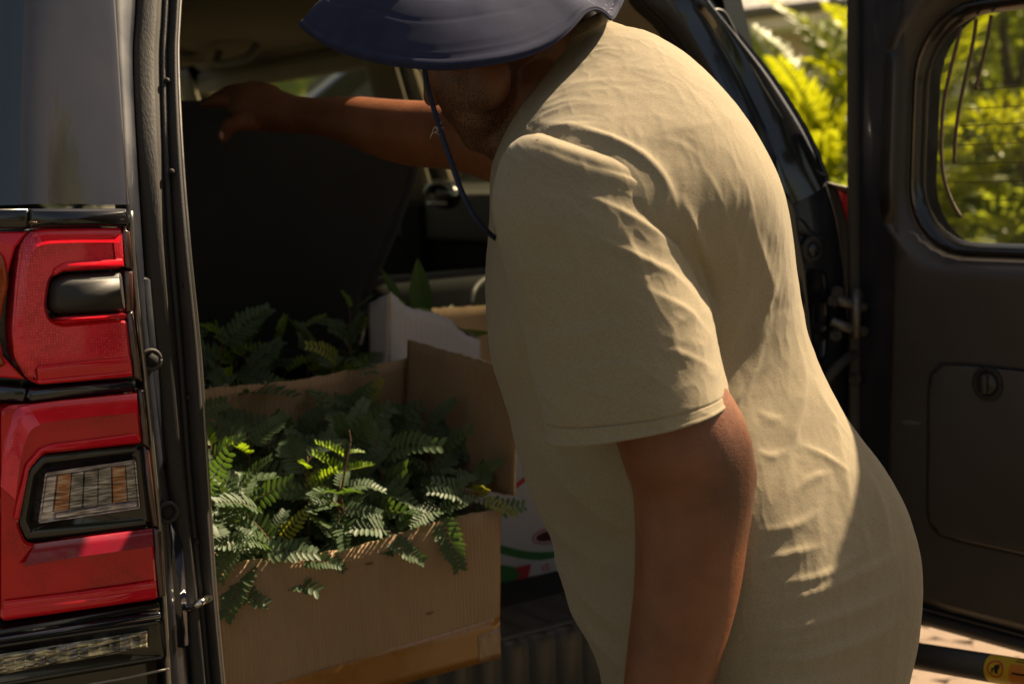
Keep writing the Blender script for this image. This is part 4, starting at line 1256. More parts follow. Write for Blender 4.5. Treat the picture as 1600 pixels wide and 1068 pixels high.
rings('door_outer_skin', [DL(win(.01, .12), -.10), DL(rrect(.06, 1.19, zB + .02, zT - .02, .12, .03), -.118), DL(outer, -.106)], M['paint'], rd)
rings('door_trim', [DL(rrect(tTrim - .003, 1.203, zB + .042, zT - .017, .12, .034), -.024), DL(trimL, -.006), DL(rrect(tTrim + .012, 1.19, zB + .06, zT - .03, .12, .036), 0.0),
                    DL(win(.055, .15), .004), DL(win(.042, .14), .002), DL(win(.034, .135), -.008), DL(win(.024, .125), -.032), DL(win(.020, .122), -.036)], M['trim'], rd)
rings('window_seal', [DL(win(.020, .122), -.034), DL(win(.013, .118), -.026), DL(win(.006, .113), -.030), DL(win(.0, .11), -.040), DL(win(-.004, .11), -.050)], M['lampblack'], rd)
rings('door_weatherstrip', [DL(rrect(tE + .011, 1.212, zB + .008, zT - .006, .10, .004), -.021), DL(rrect(tE + .015, 1.208, zB + .012, zT - .009, .10, .004), -.006), DL(rrect(tE + .026, 1.199, zB + .022, zT - .016, .10, .004), -.004), DL(rrect(tE + .031, 1.195, zB + .026, zT - .02, .10, .004), -.021)], M['rubber'], rd)
tube('door_edge_bead', [door(tE + .020 + .004 * (z - zB), z, -.012) for z in np.linspace(zB + .05, zT - .1, 12)], 0.005, M['dark'], rd, 8)
tube('sill_line', [door(t, zB + .033, -.014) for t in np.linspace(.09, 1.18, 12)], 0.0022, M['satin'], rd, 6)
gl = win(-.002, .11)
pn = plate('window_pane', DL(gl, -.047), DN, M['pane'], rd, 0.004)
# heater lines printed on the pane
def glass_line(px, r=0.0032):
    pts = [door(*T(x, y, -.046), -.0455) for x, y in px]
    return tube('heater_line', pts, r, M['filament'], pn, 6, 30)
glass_line([(1502, 42), (1494, 75), (1484, 115), (1475, 160), (1471, 210), (1472, 255), (1478, 290), (1490, 320), (1502, 340)])
glass_line([(1526, 30), (1520, 70), (1508, 125), (1498, 175), (1493, 215), (1491, 256)])
glass_line([(1549, 24), (1543, 62), (1534, 100), (1524, 140)])
for (x, y) in ((1524, 141), (1505, 171), (1500, 197), (1497, 227), (1492, 256), (1476, 285), (1484, 313)):
    t0, z0 = T(x, y, -.046)
    bm = bmesh.new()
    add_tube(bm, [door(t0, z0, -.0453), door(0.99, z0, -.0453)], 0.0008, 4, 2)
    from_bm('heater_wire', bm, M['filament'], pn)
# tool pocket lid with turn knob
tp, zp = T(1448, 700)
_, zpt = T(1520, 566)
_, zpb = T(1520, 852)
lid_o = rrect(tp, .95, zpb, zpt, .045, 0.012, 96, (0.6, (zpb + zpt) / 2))
lid_i = rrect(tp + .006, .944, zpb + .006, zpt - .006, .042, 0.012, 96, (0.6, (zpb + zpt) / 2))
rings('lid_groove', [DL(lid_o, .0012), DL(lid_o, .003), DL(lid_i, .003), DL(lid_i, .0012)], M['dark'], rd)
lid_j = rrect(tp + .010, .940, zpb + .010, zpt - .010, .040, 0.012, 96, (0.6, (zpb + zpt) / 2))
rings('pocket_lid', [DL(lid_i, .0015), DL(lid_i, .0055), DL(lid_j, .0075)], M['trim'], rd, (False, True))
tk, zk = T(1548, 598)
kp = door(tk, zk, .008)
torus('knob_ring', kp, DN, .024, .0055, M['dark'], rd)
kb = disc('turn_knob', kp, DN, .019, .010, M['plastic'], rd, 28)
bm = bmesh.new()
add_box(bm, box8(lambda a, b, c: kp + DD * a + Z3 * b + DN * c, -.005, .005, -.016, .016, .004, .015), .003, 2)
from_bm('knob_grip', bm, M['plastic'], kb)
t1, z1 = T(1408, 657); t2, _ = T(1440, 655)
bm = bmesh.new()
sc_pts = [(0, -.003), (.3, -.005), (.7, -.004), (1, -.001), (.95, .003), (.6, .004), (.2, .003)]
f = bm.faces.new([bm.verts.new(door(t1 + (t2 - t1) * a, z1 + b, .0012)) for a, b in sc_pts])
from_bm('scuff_mark', bm, mat('pale_scuff', (0.10, 0.095, 0.09), (0.05, 0.047, 0.045), 300, 0.7), rd, False)
# warm low spot: rod that holds the door, with its warning sticker
s0, s1 = D(1300, 1002, 2.36), D(1640, 1058, 1.98)
stay = tube('door_stay', [s0, s1], 0.0215, M['plastic'], rd, 24, 2)
ax = (s1 - s0).normalized()
sv = (CAM - s0); sv = (sv - ax * sv.dot(ax)).normalized()
su = ax.cross(sv)
if su.z < 0: su = -su
def on_stay(l, h, r=.0219):               # l metres along the rod, h metres up round its surface
    a = h / r
    return s0 + ax * l + (sv * math.cos(a) + su * math.sin(a)) * r
def wrap(name, l0, l1, h0, h1, m, parent, r, n=14):
    return ruled(name, [[on_stay(l, h, r) for h in np.linspace(h0, h1, n)] for l in (l0, l1)], m, parent, n, 2)
# where the sticker starts
def len_at(px):
    best = min(np.linspace(0, (s1 - s0).length, 400), key=lambda l: abs(to_px(np.array([tuple(on_stay(l, 0))]))[0][0] - px))
    return float(best)
l0 = len_at(1537)
st = wrap('warning_sticker', l0, l0 + .19, -.030, .030, M['yellow'], stay, .0219)
lc_, hr_ = l0 + .021, .0135
bm = bmesh.new()
N = 28
oi = [(bm.verts.new(on_stay(lc_ + .0155 * math.cos(a), .0135 * math.sin(a), .0222)), bm.verts.new(on_stay(lc_ + .0125 * math.cos(a), .0108 * math.sin(a), .0222))) for a in np.linspace(0, 2 * math.pi, N, endpoint=False)]
for i in range(N):
    j = (i + 1) % N
    bm.faces.new((oi[i][0], oi[j][0], oi[j][1], oi[i][1]))
from_bm('prohibition_ring', bm, M['sred'], stay)
def decal(name, shape, m, r):
    bm = bmesh.new()
    bm.faces.new([bm.verts.new(on_stay(lc_ + x * .0125, y * .0108, r)) for x, y in shape])
    return from_bm(name, bm, m, stay, False)
decal('boot_mark', [(-.1, .55), (.62, .75), (.66, .2), (.45, -.1), (.35, -.75), (-.15, -.45), (.0, -.1), (-.5, -.35), (-.62, -.05), (-.2, .1)], M['sblack'], .0223)
decal('slash_mark', [(-.72, -.52), (-.55, -.72), (.72, .50), (.55, .70)], M['sred'], .02245)
wrap('sticker_panel', l0 + .046, l0 + .185, -.026, .012, M['orange'], stay, .0222)
for k in range(3):
    wrap('sticker_text', l0 + .052, l0 + .052 + (.10, .085, .11)[k], .0215 - .0055 * k if k < 2 else -.004, (.0215 - .0055 * k + .002) if k < 2 else -.001, M['sblack'], stay, .0224, 6)

# ================================================================== BOXES
def wavy_sheet(name, c4, m, parent, thick=0.004, nu=24, nv=10, sag=0.0, bow=0.0, top=None, rough=0.0015, seed=0, edge=None):
    """board of cardboard between corners c4 = bottom-left, bottom-right, top-right, top-left; sags and bows a little"""
    BL, BR, TR, TL = [np.array(tuple(p)) for p in c4]
    nrm = np.cross(BR - BL, TL - BL); nrm /= np.linalg.norm(nrm)
    rnd = random.Random(seed + 11)
    vv = []
    for j in range(nv + 1):
        b = j / nv
        for i in range(nu + 1):
            a = i / nu
            p = (BL * (1 - a) + BR * a) * (1 - b) + (TL * (1 - a) + TR * a) * b
            k = b * b
            p = p + np.array((0, 0, -1.0)) * sag * 4 * a * (1 - a) * b
            p = p + nrm * bow * 4 * a * (1 - a) * k
            if top is not None:
                p = p + np.array((0, 0, 1.0)) * np.interp(a, np.linspace(0, 1, len(top)), top) * b
            p = p + nrm * noise.noise(Vector((a * 4 + seed, b * 3, seed))) * rough * 2
            if j == nv:
                p = p + np.array((0, 0, 1.0)) * rnd.uniform(-1, 1) * rough
            vv.append(p)
    n1 = nu + 1
    m1 = len(vv)
    for p in list(vv):
        vv.append(p - nrm * thick)
    ff = [(j * n1 + i, j * n1 + i + 1, (j + 1) * n1 + i + 1, (j + 1) * n1 + i) for j in range(nv) for i in range(nu)]
    nb = len(ff)
    ff += [tuple(m1 + q for q in reversed(f)) for f in ff]
    rim = [i for i in range(nu)], [(nv) * n1 + i for i in range(nu)]
    es = len(ff)
    for i in range(nu):
        ff.append((i + 1, i, m1 + i, m1 + i + 1))
        q = nv * n1 + i
        ff.append((q, q + 1, m1 + q + 1, m1 + q))
    for j in range(nv):
        ff.append((j * n1, (j + 1) * n1, m1 + (j + 1) * n1, m1 + j * n1))
        q = j * n1 + nu
        ff.append((q + n1, q, m1 + q, m1 + q + n1))
    me = np_mesh(name, vv, ff)
    o = from_mesh(name, me, [m, M['card_edge']], parent, False)
    for k, pl_ in enumerate(o.data.polygons):
        if k >= es: pl_.material_index = 1
        else: pl_.use_smooth = True
    return o
FL = 0.617
ZT = 0.858
b1 = thing('cardboard_box', tuple(car(-.30, .21, FL)), 'open brown cardboard box of feathery seedlings, nearest, with orange tape along its foot', 'box', TH)
sL, sR, vF, vK = -.575, -.046, .05, .37
wavy_sheet('front_panel', (car(sL, vF, FL), car(sR - .012, vF, FL), car(sR, vF, ZT), car(sL, vF, ZT)), M['card'], b1, .0045, 40, 10, 0, 0, [0, 0, -.002, -.006, -.010, -.012, -.008, -.002, .002, 0.004, .003], .0012, 1)
wavy_sheet('side_panel', (car(sR - .012, vF + .004, FL), car(sR - .012, vK, FL), car(sR, vK, ZT), car(sR, vF + .004, ZT)), M['card'], b1, .0045, 16, 8, seed=2)
wavy_sheet('side_panel', (car(sL, vK, FL), car(sL, vF + .004, FL), car(sL, vF + .004, ZT), car(sL, vK, ZT)), M['card'], b1, .0045, 16, 8, seed=3)
wavy_sheet('back_panel', (car(sR - .012, vK, FL), car(sL, vK, FL), car(sL, vK, ZT), car(sR, vK, ZT)), M['card'], b1, .0045, 24, 8, seed=4)
wavy_sheet('bottom', (car(sL, vF + .005, FL + .002), car(sR - .012, vF + .005, FL + .002), car(sR - .012, vK, FL + .002), car(sL, vK, FL + .002)), M['card'], b1, .003, 6, 6, rough=0)
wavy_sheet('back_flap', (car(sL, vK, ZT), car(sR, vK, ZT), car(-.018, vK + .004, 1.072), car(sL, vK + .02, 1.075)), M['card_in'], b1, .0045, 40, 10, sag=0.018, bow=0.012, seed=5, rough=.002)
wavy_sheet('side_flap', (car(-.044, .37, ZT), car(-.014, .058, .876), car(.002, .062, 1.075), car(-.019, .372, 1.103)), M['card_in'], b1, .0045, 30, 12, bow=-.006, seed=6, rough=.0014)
# crumbs of torn liner along the flap edge
bm = bmesh.new()
for k in range(26):
    a = random.random()
    p = car(-.45 + .42 * a, vK + .006, 1.072 - .018 * 4 * a * (1 - a) + .0) + Vector((0, 0, random.uniform(-.003, .004)))
    add_ball(bm, p, random.uniform(.0008, .0024), .0012, random.uniform(.0008, .0018), None, 5, 4)
tag(from_bm('torn_liner_crumbs', bm, mat('white_crumbs', (.5, .42, .36), None, 5, .9, .95), b1, False), kind='stuff')
# packing tape along the foot and its creased corner
tp_ = [V(430, 1068, vF - .0015, False), V(780, 966, vF - .0015, False)]
def tape(name, s0, s1, z0a, z1a, z0b, z1b, m, lift):
    return wavy_sheet(name, (car(s0, vF - lift, z0a), car(s1, vF - lift, z0b), car(s1, vF - lift, z1b), car(s0, vF - lift, z1a)), m, b1, .0005, 30, 4, rough=.0004, seed=int(s0 * 100))
tape('tape_strip', sL, sR - .010, FL + .001, .662, FL + .001, .686, M['tape'], .0012)
tape('tape_patch', -.098, sR - .011, FL + .002, .663, FL + .002, .668, M['tape2'], .0022)
for (px, py, r) in ((560, 968, .006), (672, 957, .005), (577, 880, .005)):
    P = V(px, py, vF - .0007, False)
    bm = bmesh.new()
    n_ = 10
    bm.faces.new([bm.verts.new(P + LAT * r * (1.5 + .4 * math.sin(3 * a)) * math.cos(a) + Z3 * r * .45 * math.sin(a)) for a in np.linspace(0, 2 * math.pi, n_, endpoint=False)])
    from_bm('stain', bm, mat('brown_stain', (.15, .075, .035), (.2, .11, .055), 200, .85), b1, False)

# ---- second box of seedlings behind it
b2 = thing('cardboard_box', tuple(car(-.37, .50, FL)), 'brown cardboard box of seedlings half hidden behind the nearest box, under the dark seat back', 'box', TH)
s0, s1, v0, v1, zt = -.68, -.065, .385, .66, .925
wavy_sheet('front_panel', (car(s0, v0, FL), car(s1, v0, FL), car(s1, v0, zt), car(s0, v0, zt)), M['card'], b2, seed=21)
wavy_sheet('side_panel', (car(s1, v0 + .005, FL), car(s1, v1, FL), car(s1, v1, zt), car(s1, v0 + .005, zt)), M['card'], b2, seed=22)
wavy_sheet('side_panel', (car(s0, v1, FL), car(s0, v0 + .005, FL), car(s0, v0 + .005, zt), car(s0, v1, zt)), M['card'], b2, seed=23)
wavy_sheet('back_panel', (car(s1, v1, FL), car(s0, v1, FL), car(s0, v1, zt), car(s1, v1, zt)), M['card'], b2, seed=24)
wavy_sheet('bottom', (car(s0, v0 + .006, FL + .002), car(s1, v0 + .006, FL + .002), car(s1, v1, FL + .002), car(s0, v1, FL + .002)), M['card'], b2, .003, 6, 6, rough=0)

# ---- white printed carton on the right
b3 = thing('printed_carton', tuple(car(.18, .56, FL)), 'white carton printed in red and green with its white flap standing up', 'box', TH)
s0, s1, v0, v1, zt = -.050, .46, .40, .73, .935
wavy_sheet('front_panel', (car(s0, v0, FL), car(s1, v0, FL), car(s1, v0, zt), car(s0, v0, zt)), M['print_white'], b3, rough=.0003, seed=31)
wavy_sheet('side_panel', (car(s1, v0 + .005, FL), car(s1, v1, FL), car(s1, v1, zt), car(s1, v0 + .005, zt)), M['print_white'], b3, seed=32)
wavy_sheet('side_panel', (car(s0, v1, FL), car(s0, v0 + .005, FL), car(s0, v0 + .005, zt), car(s0, v1, zt)), M['print_white'], b3, seed=33)
wavy_sheet('back_panel', (car(s1, v1, FL), car(s0, v1, FL), car(s0, v1, zt), car(s1, v1, zt)), M['card'], b3, seed=34)
wavy_sheet('bottom', (car(s0, v0 + .006, FL + .002), car(s1, v0 + .006, FL + .002), car(s1, v1, FL + .002), car(s0, v1, FL + .002)), M['card'], b3, .003, 6, 6, rough=0)
wavy_sheet('white_flap', (car(-.046, v0, zt), car(.150, v0, zt), car(.150, v0 - .004, 1.080), car(-.037, v0 - .006, 1.080)), M['card_white'], b3, .004, 36, 10, top=[.109, .096, .080, .075, .071, .066, .062, .056, .048, .030, .018, .012, .004], rough=.0012, seed=35)
wavy_sheet('flap_fold', (car(-.046, v0 - .001, zt), car(-.053, v0 + .05, zt), car(-.050, v0 + .05, 1.165), car(-.037, v0 - .005, 1.186)), M['card_white'], b3, .004, 6, 10, rough=.0012, seed=36)
wavy_sheet('back_flap', (car(.20, v1, zt), car(s1, v1, zt), car(s1, v1 + .02, 1.112), car(.205, v1 + .02, 1.118)), M['card'], b3, .004, 24, 8, sag=.006, rough=.0014, seed=37)
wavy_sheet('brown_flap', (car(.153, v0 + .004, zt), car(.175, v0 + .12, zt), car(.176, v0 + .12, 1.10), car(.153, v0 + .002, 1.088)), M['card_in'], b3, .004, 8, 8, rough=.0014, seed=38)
def printed(name, px, m, lift=.0006, smooth_n=0):
    pts = [V(x, y, v0 - lift, False) for x, y in (smooth_poly(px, smooth_n) if smooth_n else px)]
    bm = bmesh.new()
    bm.faces.new([bm.verts.new(p) for p in pts])
    return from_bm(name, bm, m, b3, False)
def stripe(name, line, w, m, lift=.0006):
    L = cr(line, 24)
    up_ = [(x, y - w / 2) for x, y in L]
    dn_ = [(x, y + w / 2) for x, y in L]
    return ruled(name, [[V(x, y, v0 - lift, False) for x, y in up_], [V(x, y, v0 - lift, False) for x, y in dn_]], m, b3, 24, 1)
stripe('green_stripe', [(700, 825), (745, 845), (785, 858), (825, 867), (865, 867), (905, 858), (950, 840)], 13, M['print_green'])
stripe('green_foot', [(700, 890), (785, 897), (830, 905), (880, 902), (950, 882)], 30, M['print_green'], .0007)
stripe('red_stripe', [(770, 757), (790, 768), (815, 752), (835, 735)], 9, M['print_red'])
stripe('red_stripe', [(700, 760), (745, 772), (770, 758)], 6, M['print_red'], .0008)
printed('ribbon_tail', [(805, 886), (832, 880), (830, 906), (801, 909), (813, 897)], M['print_red'], .0010)
printed('ribbon', [(831, 877), (880, 869), (930, 858), (926, 882), (880, 892), (826, 900)], M['print_white'], .0014)
N = 28
ell = lambda rx, ry: [(856 + rx * math.cos(a) * .98 + ry * math.sin(a) * .25, 837 + ry * math.sin(a) - rx * math.cos(a) * .22) for a in np.linspace(0, 2 * math.pi, N, endpoint=False)]
printed('oval_badge', ell(25, 12), M['print_red'], .0010)
printed('oval_badge', ell(22.5, 9.8), M['print_white'], .0013)
printed('oval_badge', ell(19, 7.5), M['print_dark'], .0016)
fc = bpy.data.curves.new('lettering', 'FONT')
fc.body = 'VE'
fc.size = 0.0205
fc.extrude = 0.0002
to = bpy.data.objects.new('tmp_text', fc)
COL.objects.link(to)
lm = bpy.data.meshes.new_from_object(to.evaluated_get(bpy.context.evaluated_depsgraph_get()))
bpy.data.objects.remove(to)
lo = V(845, 893, v0 - .0018, False)
hx = (V(875, 887, v0 - .0018, False) - lo).normalized()
hz = OUT.cross(hx).normalized()
if hz.z < 0: hz = -hz
Mx = Matrix(((hx.x, hz.x, OUT.x, lo.x), (hx.y, hz.y, OUT.y, lo.y), (hx.z, hz.z, OUT.z, lo.z), (0, 0, 0, 1)))
lm.transform(Mx)
from_mesh('lettering', lm, M['print_red'], b3, False)

# ================================================================== SEEDLINGS
def feather_mesh(seed, L=0.088, pairs=10, droop=0.5, fold=0.35, m='frond'):
    rnd = random.Random(seed)
    vv, ff = [], []
    def P(t): return Vector((L * (t - 0.12 * droop * t * t), L * .06 * math.sin(2.5 * t + seed) * t, L * (0.12 * t - 0.55 * droop * t * t)))
    for k in range(7):
        p = P(k / 6); r = 0.0010 * (1.15 - k / 6)
        vv += [p + Vector((0, r, 0)), p + Vector((0, -r, 0)), p + Vector((0, 0, -r * 1.4))]
        if k:
            a = 3 * (k - 1)
            for i in range(3): ff.append((a + i, a + (i + 1) % 3, a + 3 + (i + 1) % 3, a + 3 + i))
    nr = len(ff)
    def leaflet(p, d, up, ll, w):
        sdv = d.cross(up).normalized()
        upv = sdv.cross(d).normalized()
        q = len(vv)
        prof = [(0, .25), (.18, .86), (.5, 1.0), (.82, .85), (.97, .35)]
        curl = rnd.uniform(-.10, .04)
        for t, ww in prof:
            c = p + d * ll * t + upv * ll * curl * t * t
            vv.extend([c - sdv * w * ww + upv * w * .22 * ww, c - upv * w * .10 * ww, c + sdv * w * ww + upv * w * .22 * ww])
        vv.append(p + d * ll * 1.02 + upv * ll * curl)
        for i in range(4):
            a = q + 3 * i
            ff.extend([(a, a + 1, a + 4, a + 3), (a + 1, a + 2, a + 5, a + 4)])
        a = q + 12
        ff.extend([(a, a + 1, q + 15), (a + 1, a + 2, q + 15)])
    for k in range(pairs):
        t = 0.14 + 0.84 * k / (pairs - 1)
        p = P(t)
        tn = (P(min(1, t + .03)) - P(t - .03)).normalized()
        env = (0.62 + 0.38 * math.sin(math.pi * (0.12 + 0.78 * (1 - abs(2 * (t - .50))) / 1)))
        env = 0.60 + 0.40 * math.sin(math.pi * min(1, .18 + t * .95))
        for s in (-1, 1):
            side = Vector((0, s, 0)); side = (side - tn * side.dot(tn)).normalized()
            up = tn.cross(side) * s
            if up.z < 0: up = -up
            fw2 = 0.30 + 0.42 * t
            d = (tn * fw2 + side + up * (fold * rnd.uniform(.6, 1.3) - .05)).normalized()
            leaflet(p, d, up, 0.0225 * env * rnd.uniform(.88, 1.1) * L / .088, 0.0034 * rnd.uniform(.9, 1.1) * L / .088)
    me = np_mesh('leaf', vv, ff)
    me.materials.append(M[m]); me.materials.append(M['stem'])
    for i in range(nr): me.polygons[i].material_index = 1
    me.shade_smooth()
    return me
FM = [feather_mesh(k, random.uniform(.084, .106), random.choice((9, 10, 11)), random.uniform(.25, 1.0), random.uniform(.05, .55)) for k in range(12)]
FY = [feather_mesh(40 + k, random.uniform(.060, .075), 9, random.uniform(.2, .6), random.uniform(.7, 1.2), 'frond_young_lit') for k in range(4)]
FYE = [feather_mesh(60 + k, .08, 9, random.uniform(.3, .8), .2, 'frond_yellow') for k in range(2)]
def place_leaf(parent, base, d, up, sc, mesh):
    d = Vector(d).normalized(); up = Vector(up)
    y = up.cross(d)
    if y.length < 1e-4: y = d.orthogonal()
    y.normalize(); z = d.cross(y)
    o = bpy.data.objects.new('leaf', mesh)
    Wm = Matrix(((d.x, y.x, z.x, base[0]), (d.y, y.y, z.y, base[1]), (d.z, y.z, z.z, base[2]), (0, 0, 0, 1))) @ Matrix.Diagonal((sc, sc, sc, 1))
    COL.objects.link(o); o.parent = parent
    o.matrix_local = WM[parent.name].inverted() @ Wm
    return o
def seedling(base, h, lean, nl, label, group=None, young_lit=0.12, sc=1.0, yellow=0.04, top_young=False, seed=0, low=0.25):
    rnd = random.Random(seed)
    t = thing('seedling', tuple(base), label, 'seedling', 0, group)
    B = Vector(base); tip = B + Vector((lean[0], lean[1], h))
    midp = B * .5 + tip * .5 + Vector((-lean[0] * .2, -lean[1] * .2, 0.01))
    pts = cr([B, midp, tip], 14)
    tube('stem', [B, midp, tip], [.0022, .0018, .0009], M['stem'], t, 6)
    az = rnd.uniform(0, 6.28)
    for k in range(nl):
        u = low + (1 - low) * (k + .5) / nl
        p = Vector(np.array([np.interp(u, np.linspace(0, 1, 14), pts[:, i]) for i in range(3)]))
        az += 2.4 + rnd.uniform(-.35, .35)
        el = rad(-12 + 58 * (u - low) / (1 - low) + rnd.uniform(-16, 16))
        d = Vector((math.cos(az) * math.cos(el), math.sin(az) * math.cos(el), math.sin(el)))
        r = rnd.random()
        ms = rnd.choice(FY) if (r < young_lit or (top_young and u > .7)) else (rnd.choice(FYE) if r > 1 - yellow else rnd.choice(FM))
        place_leaf(t, p, d, (rnd.uniform(-.35, .45), rnd.uniform(-1.1, -.1), rnd.uniform(.4, .9)), sc * rnd.uniform(.9, 1.22) * (1.0 if u < .85 else .72), ms)
    return t
# the front box: rows of seedlings, crowded
gp = 'seedlings crowded in the front box'
LBL = ('short feathery seedling in the front row along the front edge of the nearest box', 'feathery seedling in the second row of the nearest box',
       'feathery seedling in the third row of the nearest box', 'tall feathery seedling in the back row against the flap of the nearest box')
k = 0
for iv in range(4):
    for is_ in range(7):
        s = -.525 + .076 * is_ + (.04 if iv % 2 else 0) + random.uniform(-.015, .015)
        v = (.108, .165, .245, .325)[iv] + random.uniform(-.012, .012)
        if s > -.052: continue
        if iv == 0 and is_ == 2: continue
        h = (.140, .190, .225, .240)[iv] + random.uniform(-.03, .03)
        seedling(car(s, v, .765), h, (random.uniform(-.03, .03), random.uniform(-.04, .01)), (8, 10, 11, 11)[iv], LBL[iv], gp, seed=100 + k, young_lit=.05, sc=(.78, .95, 1.05, 1.08)[iv])
        k += 1
# the tall one that catches the sun
P0 = V(527, 850, .085, False); P1 = V(548, 690, .085, False)
hero = thing('seedling', tuple(P0), 'tall slender seedling with bright lime upper leaves catching the sun mid-box', 'seedling')
tube('stem', [P0, V(530, 790, .085, False), V(540, 730, .085, False), P1], [.0024, .0018, .0015, .0008], M['stem'], hero, 7)
def hl(b, e, up, mesh, sc=None, v=.085, v2=None):
    B = V(*b, v, False); E = V(*e, v if v2 is None else v2, False)
    return place_leaf(hero, B, E - B, up, sc or (E - B).length / .085, mesh)
hl((538, 742), (480, 706), (.1, -.55, .8), FY[0])
hl((540, 715), (476, 684), (.1, -.35, .9), FY[1], v2=.10)
hl((541, 735), (594, 724), (-.1, -.5, .8), FY[2])
hl((545, 708), (580, 704), (-.2, -.4, .9), FY[3])
hl((536, 765), (590, 748), (0, -.4, .9), FM[1], v2=.06)
hl((532, 775), (500, 760), (0, -.3, .9), FM[2], v2=.05)
hl((533, 795), (530, 846), (0, -1, .25), FM[3], v2=.05)
hl((533, 790), (492, 785), (0, -.6, .8), FM[4], v2=.04)
hl((534, 792), (592, 803), (.1, -.7, .7), FM[5], v2=.05)
tube('bud', [P1, V(546, 672, .085, False)], [.0018, .0006], M['stem'], hero, 6)
# leaves spilling over the front edge
def spill(name_label, base, leaves, seed=0):
    B = V(*base, .10, False)
    t = thing('seedling', (B.x, B.y, .75), name_label, 'seedling')
    tube('stem', [Vector((B.x, B.y, .75)), B, V(*leaves[0][0], .07, False)], [.0022, .0018, .001], M['stem'], t, 6)
    for b, e, up, ms, va, vb in leaves:
        P, Q = V(*b, va, False), V(*e, vb, False)
        place_leaf(t, P, Q - P, up, (Q - P).length / .085, ms)
    return t
spill('seedling drooping over the left front corner of the box beside the door seal', (372, 850), [
    ((388, 868), (352, 948), (0, -1, .15), FM[0], .07, .032), ((372, 832), (338, 905), (-.2, -.8, .5), FM[6], .05, .030), ((375, 828), (350, 775), (0, -.8, .6), FM[7], .07, .06),
    ((392, 850), (330, 850), (0, -.7, .7), FM[8], .05, .03)], 1)
spill('seedling with a pale sunlit leaf lying along the front edge of the box', (430, 850), [
    ((398, 866), (478, 850), (.1, -.75, .65), FM[9], .06, .022), ((425, 850), (385, 800), (0, -.7, .7), FM[10], .07, .05), ((440, 848), (470, 790), (0, -.7, .7), FYE[0], .08, .05), ((410, 800), (340, 772), (0, -.5, .8), FM[11], .07, .04)], 2)
spill('small seedling with a pale leaf tip hanging below the front edge, left of centre', (500, 862), [
    ((468, 876), (522, 874), (.1, -.75, .65), FM[2], .05, .012), ((500, 850), (535, 880), (0, -.8, .6), FM[3], .07, .03)], 3)
spill('seedling whose dark leaves hang over the front edge, right of centre', (612, 840), [
    ((602, 838), (660, 872), (.1, -.75, .6), FM[4], .06, .022), ((610, 830), (560, 812), (0, -.7, .7), FM[1], .06, .04), ((615, 826), (655, 800), (0, -.7, .7), FM[5], .07, .05)], 4)
spill('seedling with a long leaf hanging straight down the box near its right end', (690, 800), [
    ((684, 800), (714, 882), (.1, -.95, .3), FM[0], .06, .022), ((690, 790), (640, 815), (0, -.7, .7), FM[6], .06, .04), ((684, 800), (740, 772), (.2, -.5, .8), FM[8], .06, .05), ((690, 770), (735, 740), (.2, -.5, .8), FM[10], .09, .08)], 5)
spill('seedling with a lime yellow leaf tip poking past the right corner of the box', (740, 785), [
    ((750, 780), (814, 802), (.1, -.5, .8), FYE[1], .065, .03), ((735, 785), (700, 745), (0, -.6, .8), FM[3], .08, .07), ((728, 780), (690, 760), (0, -.7, .7), FM[7], .06, .05)], 6)
# the box behind
gp2 = 'seedlings in the box under the seat back'
for iv in range(3):
    for is_ in range(7):
        s = -.60 + .088 * is_ + random.uniform(-.015, .015)
        v = .43 + .08 * iv + random.uniform(-.015, .015)
        if s > -.08: continue
        seedling(car(s, v, .87), (.19 + .04 * iv + random.uniform(-.04, .045)), (random.uniform(-.03, .03), random.uniform(-.03, .02)), 7,
                 ('shaded feathery seedling in the front row of the half hidden second box', 'shaded feathery seedling in the middle row of the half hidden second box', 'shaded feathery seedling in the back row of the half hidden second box')[iv], gp2, .45, 1.1, .05, seed=300 + 10 * iv + is_)  # larger share of lime leaves imitates light falling into this box
spill2 = seedling(car(-.085, .46, .95), .215, (0.0, 0.0), 9, 'shaded seedling with pale lime leaves against the white carton flap', None, .5, .9, seed=77)
# soil in both boxes
for s0, s1, v0_, v1_, z, par in ((sL + .006, sR - .02, vF + .008, vK - .006, .765, b1), (-.672, -.075, .395, .652, .87, b2), (-.04, .45, .41, .72, .86, b3)):
    vv = []
    for j in range(14):
        for i in range(24):
            p = car(s0 + (s1 - s0) * i / 23, v0_ + (v1_ - v0_) * j / 13, z)
            vv.append(p + Z3 * noise.noise(p * 25) * .012)
    from_mesh('soil', np_mesh('soil', vv, grid_faces(14, 24)), M['soil'], par)
# ---- broad-leaved plant in the white carton
def broad_leaf(parent, base, tip, w, up, m, cup=.15, droop=.0):
    B, E = Vector(base), Vector(tip)
    L = (E - B).length
    d = (E - B).normalized()
    sdv = d.cross(Vector(up)).normalized()
    n = sdv.cross(d)
    vv = []
    for i in range(17):
        t = i / 16
        ww = w * (math.sin(math.pi * t**0.8)**0.85 if 0 < t < 1 else 0.02) * (1 - .25 * t)
        c = B + d * L * t + n * (droop * L * t * t)
        for j in range(-4, 5):
            q = j / 4
            rib = 0.0016 * abs(math.sin(math.pi * (t * 9 - abs(q) * 1.6))) * (1 if 0 < abs(q) < 1 else 0)
            vv.append(c + sdv * ww * q + n * (cup * ww * q * q + rib))
    o = from_mesh('leaf', np_mesh('leaf', vv, grid_faces(17, 9)), m, parent)
    return o
bp_ = thing('broad_leaf_plant', tuple(car(.06, .50, .88)), 'broad-leaved plant standing up behind the white carton flap', 'plant')
vb = .50
def PB(x, y, v=vb): return V(x, y, v, False)
tube('stem', [car(.06, .50, .86), PB(664, 520), PB(660, 490)], [.004, .003, .002], M['stem'], bp_, 7)
broad_leaf(bp_, PB(661, 503), PB(652, 402), .024, (0.05, -1, .1), M['broad'], .25, .03)
